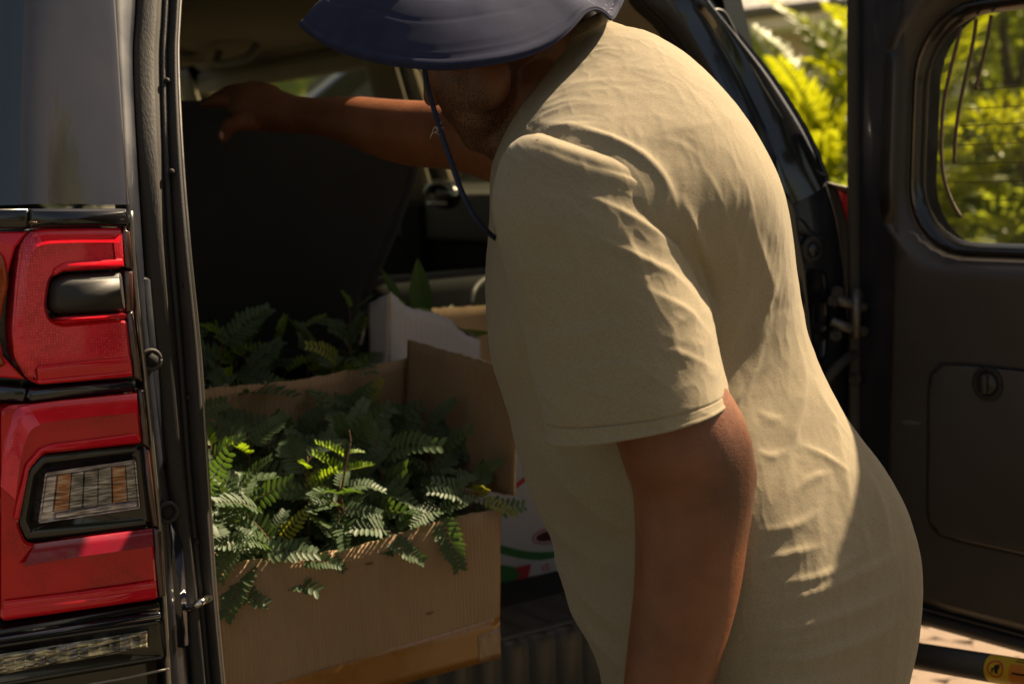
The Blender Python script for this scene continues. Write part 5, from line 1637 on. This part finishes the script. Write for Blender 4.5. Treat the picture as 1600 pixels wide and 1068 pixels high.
broad_leaf(bp_, PB(625, 482), PB(597, 418), .016, (.9, -.5, .1), M['broad'], .3, -.05)
broad_leaf(bp_, PB(645, 482, .47), PB(700, 512, .43), .017, (0, -.7, .7), M['broad_light'], .1, .0)
broad_leaf(bp_, PB(618, 470, .52), PB(642, 474, .52), .008, (0, -.7, .7), M['broad_light'], .2, .0)
bp2 = thing('broad_leaf_plant', tuple(car(.17, .56, .88)), 'low broad-leaved plant beside the brown flap, close to the man', 'plant')
tube('stem', [car(.17, .56, .86), PB(735, 530, .55)], [.004, .003], M['stem'], bp2, 7)
broad_leaf(bp2, PB(712, 520, .50), PB(765, 524, .50), .014, (0, -.6, .8), M['broad_light'], .1, .1)
for k, (x, y) in enumerate(((692, 484), (706, 482), (722, 483), (742, 481), (752, 480))):
    broad_leaf(bp2, PB(x, y + 9, .80), PB(x + random.uniform(-8, 8), y - 6, .82), .010, (random.uniform(-.4, .4), -.8, .5), M['broad_light'] if k % 2 else M['broad'], .2, .05)

# ================================================================== THE MAN
man_base = D(1200, 1068, 1.68)
man = thing('person', (man_base.x, man_base.y, 0), 'man in khaki t-shirt and navy brimmed hat leaning into the car boot', 'person')
def ring(pl_, pr, y, half, n, yl=None, yr=None, sq=2.0):
    A, B = D(*pl_, y if yl is None else yl), D(*pr, y if yr is None else yr)
    return np.array(tuple((A + B) / 2)), np.array(tuple((B - A) / 2)), np.array((0, half, 0)), sq
def loft(defs, nr, ns, yaw=0.0, dense=0.0):
    C = cr([d[0] for d in defs], nr); A = cr([d[1] for d in defs], nr); Bv = cr([d[2] for d in defs], nr)
    S = cr([(d[3],) for d in defs], nr)[:, 0]
    out = np.zeros((nr, ns, 3))
    an = np.linspace(0, 2 * math.pi, ns, endpoint=False)
    an = an - dense * np.cos(an)
    for i in range(nr):
        e = 2.0 / S[i]
        y = yaw if np.isscalar(yaw) else yaw[i]
        q = an - y
        x = np.sign(np.cos(q)) * np.abs(np.cos(q))**e
        z = np.sign(np.sin(q)) * np.abs(np.sin(q))**e
        X = x * math.cos(y) - z * math.sin(y)
        Z = x * math.sin(y) + z * math.cos(y)
        X /= np.abs(X).max(); Z /= np.abs(Z).max()
        out[i] = C[i] + X[:, None] * A[i] + Z[:, None] * Bv[i]
    return out
def grid_normals(G):
    du = np.roll(G, -1, 1) - np.roll(G, 1, 1)
    dv = np.gradient(G, axis=0)
    n = np.cross(du, dv)
    n /= np.linalg.norm(n, axis=2, keepdims=True) + 1e-9
    c = G.mean(1, keepdims=True)
    if ((G - c) * n).sum() < 0: n = -n
    return n
def dist_poly(px, line):
    """distance to a polyline (pixels), position along it 0..1, signed side"""
    L = cr(line, max(8, 6 * len(line)))
    best = np.full(len(px), 1e9); pos = np.zeros(len(px)); sg = np.zeros(len(px))
    m = len(L) - 1
    for i in range(m):
        a, b = L[i], L[i + 1]
        ab = b - a
        t = np.clip(((px - a) @ ab) / (ab @ ab + 1e-9), 0, 1)
        q = px - (a + t[:, None] * ab)
        d = np.hypot(q[:, 0], q[:, 1])
        k = d < best
        best[k] = d[k]; pos[k] = (i + t[k]) / m
        sg[k] = np.sign(ab[0] * q[k, 1] - ab[1] * q[k, 0])
    return best, pos, sg
def folds(G, N, flist):
    P = G.reshape(-1, 3); Nn = N.reshape(-1, 3)
    px = to_px(P)
    vis = np.clip(((np.array(CAM) - P) * Nn).sum(1) / np.linalg.norm(np.array(CAM) - P, axis=1) * 4 + 0.4, 0, 1)
    disp = np.zeros(len(P))
    for line, w, amp in flist:
        d, t, sg = dist_poly(px, line)
        w1 = w * np.where(sg > 0, 1.25, 0.55)          # one flank of a crease is steeper than the other
        prof = np.exp(-(d / w1)**1.35)
        ends = np.clip(np.minimum(t, 1 - t) * 2.4, 0, 1)
        disp += 0.8 * amp * prof * ends * vis
    return disp.reshape(G.shape[:2])
def cloth_noise(G, amp, freq, stretch, seed):
    P = G.reshape(-1, 3)
    M3 = np.array(stretch)                # 3 axes (rows): along-fold axis gets a small scale
    Q = P @ M3.T * freq
    out = np.empty(len(P))
    for i, q in enumerate(Q):
        v = Vector(q) + Vector((seed, seed * 1.7, 0))
        a = 1 - abs(noise.noise(v) * 1.8)
        out[i] = a * a
    return (amp * (out - out.mean())).reshape(G.shape[:2])
def cloth(name, G, mat_, parent, thick=0.0018):
    nr, ns = G.shape[:2]
    o = from_mesh(name, np_mesh(name, G.reshape(-1, 3), grid_faces(nr, ns, True)), mat_, parent)
    m = o.modifiers.new('thick', 'SOLIDIFY'); m.thickness = thick; m.offset = -1
    return o
# stitch rows
def on_surf(Gx, Nx, line, lift):
    P = Gx.reshape(-1, 3); nn = Nx.reshape(-1, 3)
    px = to_px(P)
    front = ((np.array(CAM) - P) * nn).sum(1) > 0
    out = []
    for q in cr(line, 30):
        d = ((px - q)**2).sum(1) + np.where(front, 0, 1e9)
        i = np.argsort(d)[:4]
        w = 1 / (d[i] + 1)
        out.append((P[i] * w[:, None]).sum(0) / w.sum() + nn[i[0]] * lift)
    return out
# torso of the shirt: (front pixel, back pixel, distance, half depth)
tors = [ring((884, 66), (951, 37), 1.79, .068, 0), ring((868, 96), (974, 44), 1.79, .080, 0), ring((836, 142), (1020, 60), 1.775, .118, 0, sq=2.4), ring((796, 196), (1084, 112), 1.765, .190, 0, sq=2.9),
        ring((770, 262), (1148, 196), 1.755, .272, 0, sq=2.9), ring((766, 350), (1200, 296), 1.745, .304, 0, sq=2.9), ring((760, 455), (1232, 430), 1.735, .258, 0, sq=2.9),
        ring((770, 555), (1258, 535), 1.725, .215, 0, sq=2.9), ring((796, 645), (1306, 636), 1.715, .210, 0, sq=2.9), ring((823, 738), (1370, 724), 1.705, .212, 0, sq=2.9), ring((863, 832), (1409, 800), 1.70, .215, 0, sq=2.9),
        ring((894, 930), (1426, 885), 1.695, .218, 0, sq=2.9), ring((934, 1030), (1420, 975), 1.69, .216, 0, sq=2.9), ring((946, 1100), (1404, 1050), 1.69, .212, 0, sq=2.9), ring((958, 1175), (1388, 1130), 1.69, .208, 0, sq=2.9)]
NR, NC = 400, 460
G = loft(tors, NR, NC, yaw=np.radians(np.interp(np.linspace(0, 1, NR), [0, .28, .45, 1], [5, 8, 33, 35])), dense=.5)
N_ = grid_normals(G)
FT = [  # ridges seen on the body of the shirt (photo pixels, width, height in metres)
    ([(1070, 352), (1105, 425), (1122, 500)], 16, -.010), ([(1062, 300), (1092, 380), (1120, 450)], 11, .006),
    ([(1205, 470), (1180, 560), (1140, 640), (1120, 680)], 15, .006), ([(1185, 420), (1150, 500), (1128, 560)], 13, .004), ([(1216, 400), (1200, 470), (1170, 540)], 10, .003),
    ([(1245, 520), (1255, 600), (1235, 700), (1225, 780)], 11, .0045), ([(1275, 590), (1300, 660), (1318, 740), (1332, 830)], 12, .0042), ([(1262, 575), (1290, 640), (1330, 690)], 7, .003),
    ([(1180, 640), (1205, 655), (1222, 652)], 8, .0028), ([(1180, 705), (1205, 712), (1232, 700)], 7, .0028), ([(1240, 690), (1290, 715), (1330, 745)], 7, .0035), ([(1236, 770), (1270, 745), (1300, 738)], 7, .003),
    ([(1325, 800), (1350, 840), (1352, 880)], 10, .0018),
    ([(1180, 950), (1270, 925), (1370, 880), (1410, 850)], 15, .0058), ([(1160, 990), (1260, 975), (1370, 935), (1415, 905)], 16, .0062), ([(1150, 1030), (1260, 1025), (1360, 990), (1410, 960)], 17, .0066),
    ([(1140, 1062), (1240, 1070), (1340, 1050)], 15, .0060), ([(1180, 880), (1230, 865), (1290, 850)], 9, .004), ([(1190, 915), (1290, 895), (1385, 835)], 10, .0042), ([(1345, 720), (1375, 790), (1395, 880)], 12, .0045), ([(1165, 1010), (1240, 1000), (1320, 975)], 9, .0035), ([(1178, 830), (1240, 820), (1290, 790)], 10, .003),
    ([(800, 640), (832, 740), (880, 830), (970, 900)], 16, 0.0102), ([(790, 600), (850, 700), (930, 790), (985, 830)], 14, 0.0085), ([(820, 760), (870, 860), (940, 950), (980, 990)], 15, 0.0102),
    ([(862, 850), (900, 940), (960, 1020), (985, 1050)], 13, 0.0119), ([(850, 690), (900, 750), (980, 790)], 12, .004), ([(772, 470), (785, 560), (810, 650)], 14, .006), ([(776, 400), (800, 520), (830, 620)], 10, .004),
    ([(845, 216), (900, 208), (960, 222), (1020, 262), (1058, 320)], 5.6, 0.0015), ([(848, 205), (900, 196), (960, 203)], 3.7, 0.0012), ([(850, 180), (910, 165), (990, 170)], 4.3, 0.0008), ([(850, 150), (930, 128), (1010, 130)], 4.3, 0.0008), ([(930, 190), (1000, 182), (1060, 190)], 4.3, 0.0009), ([(960, 150), (1030, 150), (1090, 170)], 5.6, 0.0008), ([(1000, 215), (1060, 225), (1110, 262)], 6.2, 0.0009),
    ([(900, 100), (940, 80), (1000, 82)], 3.7, 0.0009), ([(1040, 120), (1100, 165), (1140, 225)], 6.2, 0.0008),
    ([(842, 196), (900, 186), (950, 188)], 4, .0009), ([(844, 170), (890, 160), (940, 158)], 4, .0009), ([(846, 206), (880, 200), (930, 200)], 3.5, .0008), ([(900, 148), (960, 140), (1010, 146)], 4, .0008), ([(1090, 250), (1120, 300), (1135, 350)], 5, .0010), ([(1150, 250), (1170, 310), (1182, 370)], 5, .0009), ([(834, 195), (880, 199), (926, 209), (1003, 244), (1045, 293), (1057, 338)], 9, .0052), ([(834, 108), (825, 135), (820, 170), (827, 218)], 4, .0022), ([(1170, 330), (1190, 400), (1215, 470)], 13, .0025), ([(1128, 330), (1150, 400), (1150, 470)], 12, .0025)]
dsp = folds(G, N_, FT)
ax1 = np.array(((.35, -.1, .93), (.9, .3, -.4), (0, 1, 0)))
dsp += cloth_noise(G, .0008, 9.0, np.array(((.25, 0, .30), (1.0, .2, -.35), (.1, .8, .1))), 3.1) * np.clip(np.linspace(-1, 3, NR), 0, 1)[:, None]
dsp += cloth_noise(G, .0004, 60.0, np.array(((.35, 0, .35), (1.0, .2, -.35), (.1, .8, .1))), 1.4)
dsp += cloth_noise(G, .0006, 24.0, np.array(((.3, 0, .35), (1.0, .2, -.35), (.1, .8, .1))), 9.4)
G2 = G + N_ * dsp[:, :, None]
shirt = cloth('t_shirt', G2, M['shirt'], man)
# ribbed collar
cg = loft([ring((880, 72), (955, 40), 1.79, .074, 0), ring((885, 62), (955, 30), 1.79, .071, 0), ring((890, 50), (948, 20), 1.792, .066, 0), ring((892, 54), (944, 24), 1.792, .062, 0)], 10, 260)
an = np.linspace(0, 2 * math.pi, 260, endpoint=False)
cg += grid_normals(cg) * (0.0007 * np.sin(an * 90))[None, :, None]
cloth('collar', cg, M['shirt'], shirt, .002)
# near sleeve
slv = [ring((852, 214), (1002, 256), 1.60, .05, 0, sq=2.5), ring((836, 212), (1034, 280), 1.540, .068, 0, sq=2.5), ring((808, 222), (1050, 310), 1.540, .088, 0, sq=2.5), ring((784, 254), (1059, 336), 1.542, .100, 0, sq=2.5), ring((772, 318), (1066, 368), 1.532, .106, 0, sq=2.5), ring((786, 395), (1086, 425), 1.524, .108, 0, sq=2.5), ring((812, 485), (1110, 484), 1.511, .106, 0, sq=2.5),
       ring((832, 575), (1124, 552), 1.497, .102, 0, sq=2.4), ring((848, 640), (1134, 598), 1.490, .100, 0, sq=2.4), ring((855, 685), (1140, 622), 1.487, .099, 0, sq=2.4)]
GS = loft(slv, 220, 260, yaw=rad(-18), dense=.4)
NS = grid_normals(GS)
FS = [([(1010, 290), (1058, 350), (1085, 420)], 9, .005), ([(930, 262), (1010, 300), (1060, 370), (1088, 440)], 9, .0055), ([(900, 300), (985, 340), (1060, 400), (1104, 470)], 10, .0045), ([(900, 360), (980, 395), (1060, 440), (1110, 505)], 11, .0042),
      ([(1000, 450), (1070, 485), (1118, 540)], 9, .0032), ([(870, 300), (900, 390), (920, 480)], 16, .0022), ([(960, 330), (1000, 420), (1030, 500)], 13, .0022), ([(1010, 540), (1070, 555), (1128, 585)], 8, .002), ([(850, 530), (920, 520), (1000, 500)], 12, .002), ([(870, 600), (950, 570), (1060, 575)], 9, .0016),
      ([(800, 330), (820, 430), (850, 540)], 13, .003)]
ds = folds(GS, NS, FS)
ds += cloth_noise(GS, .0014, 11.0, np.array(((.8, 0, .5), (.25, .3, .25), (.2, .6, -.9))), 5.3)
ds += cloth_noise(GS, .0004, 60.0, np.array(((.8, 0, .5), (.3, .3, .3), (.2, .6, -.9))), 7.3)
ds += cloth_noise(GS, .0009, 26.0, np.array(((.8, 0, .5), (.3, .3, .3), (.2, .6, -.9))), 2.3)
rowpos = np.linspace(0, 1, 220)
ds += (-0.0018 * np.exp(-((rowpos - 0.925) / .006)**2) - 0.0004 * np.exp(-((rowpos - 0.945) / .02)**2))[:, None]
ds += (0.0011 * np.exp(-((rowpos - 0.995) / .01)**2))[:, None]
GS = GS + NS * ds[:, :, None]
slv_o = cloth('sleeve', GS, M['shirt'], shirt)
_l = [(769, 276), (778, 252), (796, 236), (818, 226), (845, 219), (890, 223), (935, 233), (980, 250), (1012, 272), (1036, 302)]
_a, _b = on_surf(GS, grid_normals(GS), _l, .0002), on_surf(G2, grid_normals(G2), _l, .0002)
_s = [p if p[1] < q[1] else q for p, q in zip(_a, _b)]
_y = on_surf(G2, grid_normals(G2), [(836, 106), (826, 132), (820, 165), (822, 195), (830, 220)], .0003)
tube('yoke_seam', [Vector(p) for p in cr(_y, 40)], .0016, M['shirt'], shirt, 6)
tube('armhole_seam', [Vector(p) for p in cr(_s, 40)], .0012, M['shirt'], shirt, 6)
# far sleeve
fsl = [ring((800, 205), (900, 330), 1.92, .08, 0), ring((790, 200), (850, 310), 1.98, .085, 0), ring((775, 185), (800, 285), 2.03, .08, 0)]
cloth('sleeve', loft(fsl, 20, 60), M['shirt'], shirt)
NT2, NS2 = grid_normals(G2), grid_normals(GS)
bm = bmesh.new()
for ln in ([(819, 158), (820, 190), (826, 222)], [(832, 150), (831, 185), (835, 220)]):
    pts = on_surf(G2, NT2, ln, .0006)
    for i in range(0, 28, 2):
        add_tube(bm, [Vector(pts[i]), Vector(pts[i + 1])], .0007, 5, 2)
for ln in ([(852, 655), (930, 640), (1000, 625), (1070, 607), (1134, 592)], [(852, 651), (930, 636), (1000, 621), (1070, 603), (1134, 588)]):
    L = cr(ln, 120)
    pts = on_surf(GS, NS2, ln, .0004)
    Q = cr(pts, 150)
    for i in range(0, 148, 3):
        add_tube(bm, [Vector(Q[i]), Vector(Q[i + 1])], .00045, 4, 2)
tag(from_bm('stitching', bm, M['shirt'], shirt), kind='stuff')

# ---- body: one skin
bm = bmesh.new()
def chp(lst):                               # (px, py, distance, radius px)
    return [(D(x, y, w), r * w / F) for x, y, w, r in lst]
# near arm
add_chain(bm, chp([(950, 400, 1.57, 70), (980, 500, 1.54, 78), (1022, 595, 1.49, 90), (1068, 690, 1.48, 103), (1083, 752, 1.48, 99), (1080, 830, 1.475, 91), (1072, 920, 1.47, 85), (1048, 1040, 1.465, 74), (1020, 1150, 1.46, 57), (1008, 1230, 1.46, 47)]), 28)
add_chain(bm, chp([(1120, 690, 1.48, 40), (1151, 742, 1.472, 34), (1122, 815, 1.475, 40)]), 16)      # elbow point
# near hand (below the frame): palm, four fingers, thumb
add_chain(bm, chp([(1005, 1240, 1.46, 45), (1000, 1300, 1.46, 52), (995, 1345, 1.46, 50)]), 16)
for k, (dx, ln) in enumerate(((-38, 84), (-12, 98), (14, 92), (38, 70))):
    add_chain(bm, chp([(995 + dx, 1360, 1.46 + .004 * k, 15), (992 + dx * 1.1, 1360 + ln * .5, 1.455, 14), (985 + dx * 1.1, 1360 + ln, 1.44, 12)]), 10)
add_chain(bm, chp([(970, 1290, 1.45, 24), (945, 1330, 1.43, 18), (935, 1375, 1.42, 15)]), 10)
# far arm reaching to the seat back
add_chain(bm, chp([(860, 250, 1.93, 64), (790, 232, 1.98, 58), (720, 214, 2.06, 53), (650, 209, 2.16, 51), (600, 201, 2.24, 46), (550, 189, 2.33, 38), (500, 183, 2.41, 30), (465, 180, 2.46, 29)]), 24)
# far hand gripping the top of the seat back
add_chain(bm, chp([(462, 180, 2.46, 29), (430, 174, 2.50, 34), (400, 168, 2.53, 36), (385, 165, 2.55, 32)]), 18)
add_chain(bm, chp([(420, 155, 2.52, 24), (395, 146, 2.55, 20), (382, 148, 2.56, 16)]), 12)
for pts in ([(388, 160, 2.53, 13), (352, 158, 2.545, 11), (330, 160, 2.56, 9.5), (318, 162, 2.575, 8)],
            [(388, 152, 2.56, 13), (358, 150, 2.58, 11), (340, 153, 2.60, 10), (326, 162, 2.62, 8.5)],
            [(392, 147, 2.585, 13), (366, 142, 2.61, 11), (350, 147, 2.64, 10), (340, 160, 2.66, 8.5)],
            [(398, 144, 2.61, 11), (378, 139, 2.635, 10), (366, 145, 2.66, 9), (360, 158, 2.675, 7.5)],
            [(398, 188, 2.50, 17), (376, 191, 2.50, 14), (358, 199, 2.505, 12.5), (349, 214, 2.51, 10)]):
    add_chain(bm, chp(pts), 12)
# trunk under the shirt, neck
tr = [(910, 62, 1.79, 40), (925, 120, 1.78, 62), (950, 200, 1.77, 95), (975, 300, 1.755, 150), (995, 420, 1.745, 165), (1010, 560, 1.735, 170), (1080, 740, 1.715, 185), (1150, 880, 1.70, 195), (1175, 1000, 1.70, 190), (1180, 1150, 1.70, 170)]
add_chain(bm, chp(tr), 24)
add_chain(bm, chp([(915, 92, 1.785, 56), (886, 62, 1.79, 60), (845, 42, 1.80, 70), (800, 25, 1.81, 78)]), 22)
add_chain(bm, chp([(925, 290, 1.64, 70), (960, 230, 1.78, 80), (900, 260, 1.92, 66)]), 18)
add_chain(bm, chp([(790, 215, 1.80, 42), (830, 150, 1.80, 60), (860, 120, 1.80, 60)]), 18)     # throat
# head: skull, jaw, chin, face features
fd = Vector((-.74, .50, -.45)).normalized()
upv = (Vector((-.28, .18, .94)) - fd * Vector((-.28, .18, .94)).dot(fd)).normalized()
sdv = upv.cross(fd).normalized()            # the man's left
HM = Matrix((fd, sdv, upv)).transposed()
HCen = D(758, 52, 1.80)
def hpt(f, s, u): return HCen + fd * f + sdv * s + upv * u
add_ball(bm, hpt(-.01, 0, .03), .100, .079, .098, HM, 28, 20)
add_ball(bm, hpt(.030, 0, -.045), .066, .064, .072, HM, 24, 16)
add_ball(bm, hpt(.045, 0, -.085), .046, .050, .042, HM, 20, 14)
add_ball(bm, hpt(.066, 0, -.106), .026, .030, .022, HM, 16, 12)
for s in (-1, 1):
    add_ball(bm, hpt(.050, s * .032, -.030), .034, .026, .034, HM, 16, 12)
    add_ball(bm, hpt(.0, s * .046, -.066), .040, .016, .040, HM, 14, 10)
    add_ball(bm, hpt(-.014, s * .077, .040), .015, .009, .026, HM, 14, 10)
    add_ball(bm, hpt(.084, s * .032, .018), .013, .016, .008, HM, 12, 8)
    add_ball(bm, hpt(.098, s * .013, -.032), .011, .010, .009, HM, 12, 8)
add_chain(bm, [(hpt(.090, 0, .015), .009), (hpt(.104, 0, -.012), .011), (hpt(.110, 0, -.028), .013)], 12)
add_ball(bm, hpt(.090, 0, -.060), .013, .024, .007, HM, 14, 8)
add_ball(bm, hpt(.087, 0, -.072), .013, .020, .008, HM, 14, 8)
body = solid_from_shells('body', bm, 0.0042, 9, M['skin'], man)
for s in (-1, 1):                            # eyes under the brim
    bm = bmesh.new(); add_ball(bm, hpt(.080, s * .032, .003), .0115, .0115, .0115, None, 16, 12)
    from_bm('eye', bm, mat('eye_white', (.45, .40, .36), None, 5, .2, .25), man)
hb_ = bmesh.new(); add_ball(hb_, hpt(-.016, 0, .036), .099, .0815, .098, HM, 28, 20)
hair = from_bm('hair', hb_, mat('short_black_hair', (.008, .007, .006), (.016, .014, .012), 400, .9, bump=1.0, bscale=500), man)
bm = bmesh.new(); q = (ray(348, 212)).normalized()
add_ball(bm, D(346, 212, 2.497), .0045, .0065, .0085, None, 14, 10)
from_bm('thumb_nail', bm, M['nail'], man)

# ---- hat
NB_ = 200
edge = [(470, 40, 1.86), (490, 57, 1.78), (520, 75, 1.71), (560, 89, 1.66), (610, 100, 1.62), (660, 106, 1.59), (705, 107, 1.575), (760, 101, 1.57), (810, 91, 1.575), (855, 73, 1.59), (890, 47, 1.61), (912, 22, 1.63), (930, 15, 1.65), (945, 22, 1.67), (955, 30, 1.69), (964, 18, 1.72), (975, -10, 1.76),
        (965, -40, 1.86), (905, -20, 1.97), (820, 30, 2.03), (740, 60, 2.06), (660, 74, 2.06), (590, 74, 2.02), (530, 62, 1.96), (490, 50, 1.91)]
E = crc([tuple(D(*e)) for e in edge], NB_)
crc_c = D(712, -22, 1.80)
ang = np.arctan2(E[:, 1] - crc_c.y, E[:, 0] - crc_c.x)
inn = np.stack([crc_c.x + .108 * np.cos(ang), crc_c.y + .094 * np.sin(ang), crc_c.z + .006 * np.sin(ang) - .012 * np.cos(ang)], 1)
rows = []
nb = 44
for i in range(nb):
    t = i / (nb - 1)
    R = inn * (1 - t) + E * t
    R[:, 2] += .014 * math.sin(math.pi * t) + 0.004 * np.sin(ang * 5 + 1.3) * t * math.sin(math.pi * t)
    for c, a in ((.93, -.0018), (.87, -.0014), (.60, -.0010), (.35, -.0010)):
        R[:, 2] += a * math.exp(-((t - c) / .012)**2)
    R[:, 2] += np.array([noise.noise(Vector(p) * 11) * .0045 + noise.noise(Vector(p) * 30) * .0012 for p in R]) * math.sin(math.pi * min(t * 1.05, 1))**.5
    R[:, 2] += 0.0012 * math.exp(-((t - .965) / .025)**2)
    rows.append(R)
brimG = np.array(rows)
hat = from_mesh('sun_hat', np_mesh('sun_hat', brimG.reshape(-1, 3), grid_faces(nb, NB_, True)), M['hat'], man)
md = hat.modifiers.new('thick', 'SOLIDIFY'); md.thickness = .003; md.offset = -1
cg = []
for i in range(20):
    t = i / 19
    k = math.cos(t * math.pi / 2)**0.45
    cg.append(np.stack([crc_c.x + .106 * k * np.cos(ang) - .01 * t, crc_c.y + .092 * k * np.sin(ang), crc_c.z + .006 * np.sin(ang) * (1 - t) - .012 * np.cos(ang) * (1 - t) + .115 * t**.9], 1))
cr_o = from_mesh('crown', np_mesh('crown', np.array(cg).reshape(-1, 3), grid_faces(20, NB_, True)), M['hat'], hat)
tube('crown_seam', [Vector(p) + Z3 * .002 for p in inn[::10]] + [Vector(inn[0]) + Z3 * .002], .0016, M['hat'], hat, 6, 120)
tube('brim_piping', [Vector(p) for p in E[::4]] + [Vector(E[0])], .0021, M['hat'], hat, 8, 240)
bm = bmesh.new()
for row in (int(nb * .90), int(nb * .845)):
    Q = crc(brimG[row], 420)
    for i in range(0, 420, 2):
        add_tube(bm, [Vector(Q[i]) + Z3 * .0006, Vector(Q[(i + 1) % 420]) + Z3 * .0006], .00055, 4, 2)
tag(from_bm('stitching', bm, mat('navy_thread', (.045, .05, .10), None, 5, .7, .8), hat), kind='stuff')
# gathered mesh patch at the back of the brim
gm = []
i0, i1 = int(NB_ * 13.6 / 25), int(NB_ * 16.4 / 25)
for i in range(int(nb * .45), nb):
    r = brimG[i, i0:i1].copy()
    r[:, 2] += .0024 + .0016 * np.sin(np.arange(i1 - i0) * 2.1)
    gm.append(r)
gm = np.array(gm)
from_mesh('brim_gather', np_mesh('brim_gather', gm.reshape(-1, 3), grid_faces(gm.shape[0], gm.shape[1])), M['hat_mesh'], hat)
tube('chin_cord', [D(662, 96, 1.70), D(668, 135, 1.695), D(684, 190, 1.69), D(702, 245, 1.685), D(722, 300, 1.68), D(740, 336, 1.675), D(764, 364, 1.69), D(800, 392, 1.75)], .0031, M['cord'], hat, 8)
bm = bmesh.new()
for k in range(6):
    P = D(686, 205, 1.688)
    add_tube(bm, [P, P + Vector((random.uniform(-.007, .005), -.001, random.uniform(-.002, .010))), P + Vector((random.uniform(-.012, .006), 0, random.uniform(-.010, .014)))], .00035, 4)
tag(from_bm('frayed_threads', bm, mat('pale_thread', (.5, .46, .42), None, 5, .9, .95), hat), kind='stuff')

# ---- trousers and shoes (below the frame)
hipc = D(1180, 1140, 1.70)
tg = bmesh.new()
for sgn, yy in ((-1, 1.60), (1, 1.80)):
    hx_ = hipc.x + (.0 if sgn < 0 else -.02)
    add_chain(tg, [(Vector((hx_, yy + .01 * -sgn, .80)), .115), (Vector((hx_ + .02, yy, .62)), .098), (Vector((hx_ + .0, yy, .42)), .075), (Vector((hx_ + .03, yy, .22)), .068), (Vector((hx_ + .03, yy, .09)), .066)], 20)
add_ball(tg, Vector((hipc.x, 1.70, .82)), .15, .17, .12)
solid_from_shells('trousers', tg, .008, 6, M['denim'], man)
for sgn, yy in ((-1, 1.60), (1, 1.80)):
    bm = bmesh.new()
    add_chain(bm, [(Vector((hipc.x + .05, yy, .045)), .046), (Vector((hipc.x - .03, yy + .02, .05)), .046), (Vector((hipc.x - .12, yy + .05, .04)), .042), (Vector((hipc.x - .17, yy + .07, .034)), .034)], 16)
    from_bm('shoe', bm, M['shoe'], man)

# ---- small insect resting on the trim over the tail lamp
ip = V(50, 348, VL - .018, False)
ins = thing('insect', tuple(ip), 'tiny brown winged insect resting on the dark trim above the left tail lamp', 'insect')
bm = bmesh.new()
add_ball(bm, ip, .0042, .0018, .0018, None, 12, 8)
add_ball(bm, ip + LAT * .0045, .0018, .0016, .0016, None, 10, 8)
from_bm('insect_body', bm, M['insect'], ins)
for sg in (-1, 1):
    bm = bmesh.new()
    bm.faces.new([bm.verts.new(ip + OUT * .002 + LAT * a + Z3 * (b * sg)) for a, b in ((.001, .0005), (-.002, .0028), (-.006, .003), (-.0065, .0012), (-.003, .0003))])
    from_bm('wing', bm, M['wing'], ins, False)
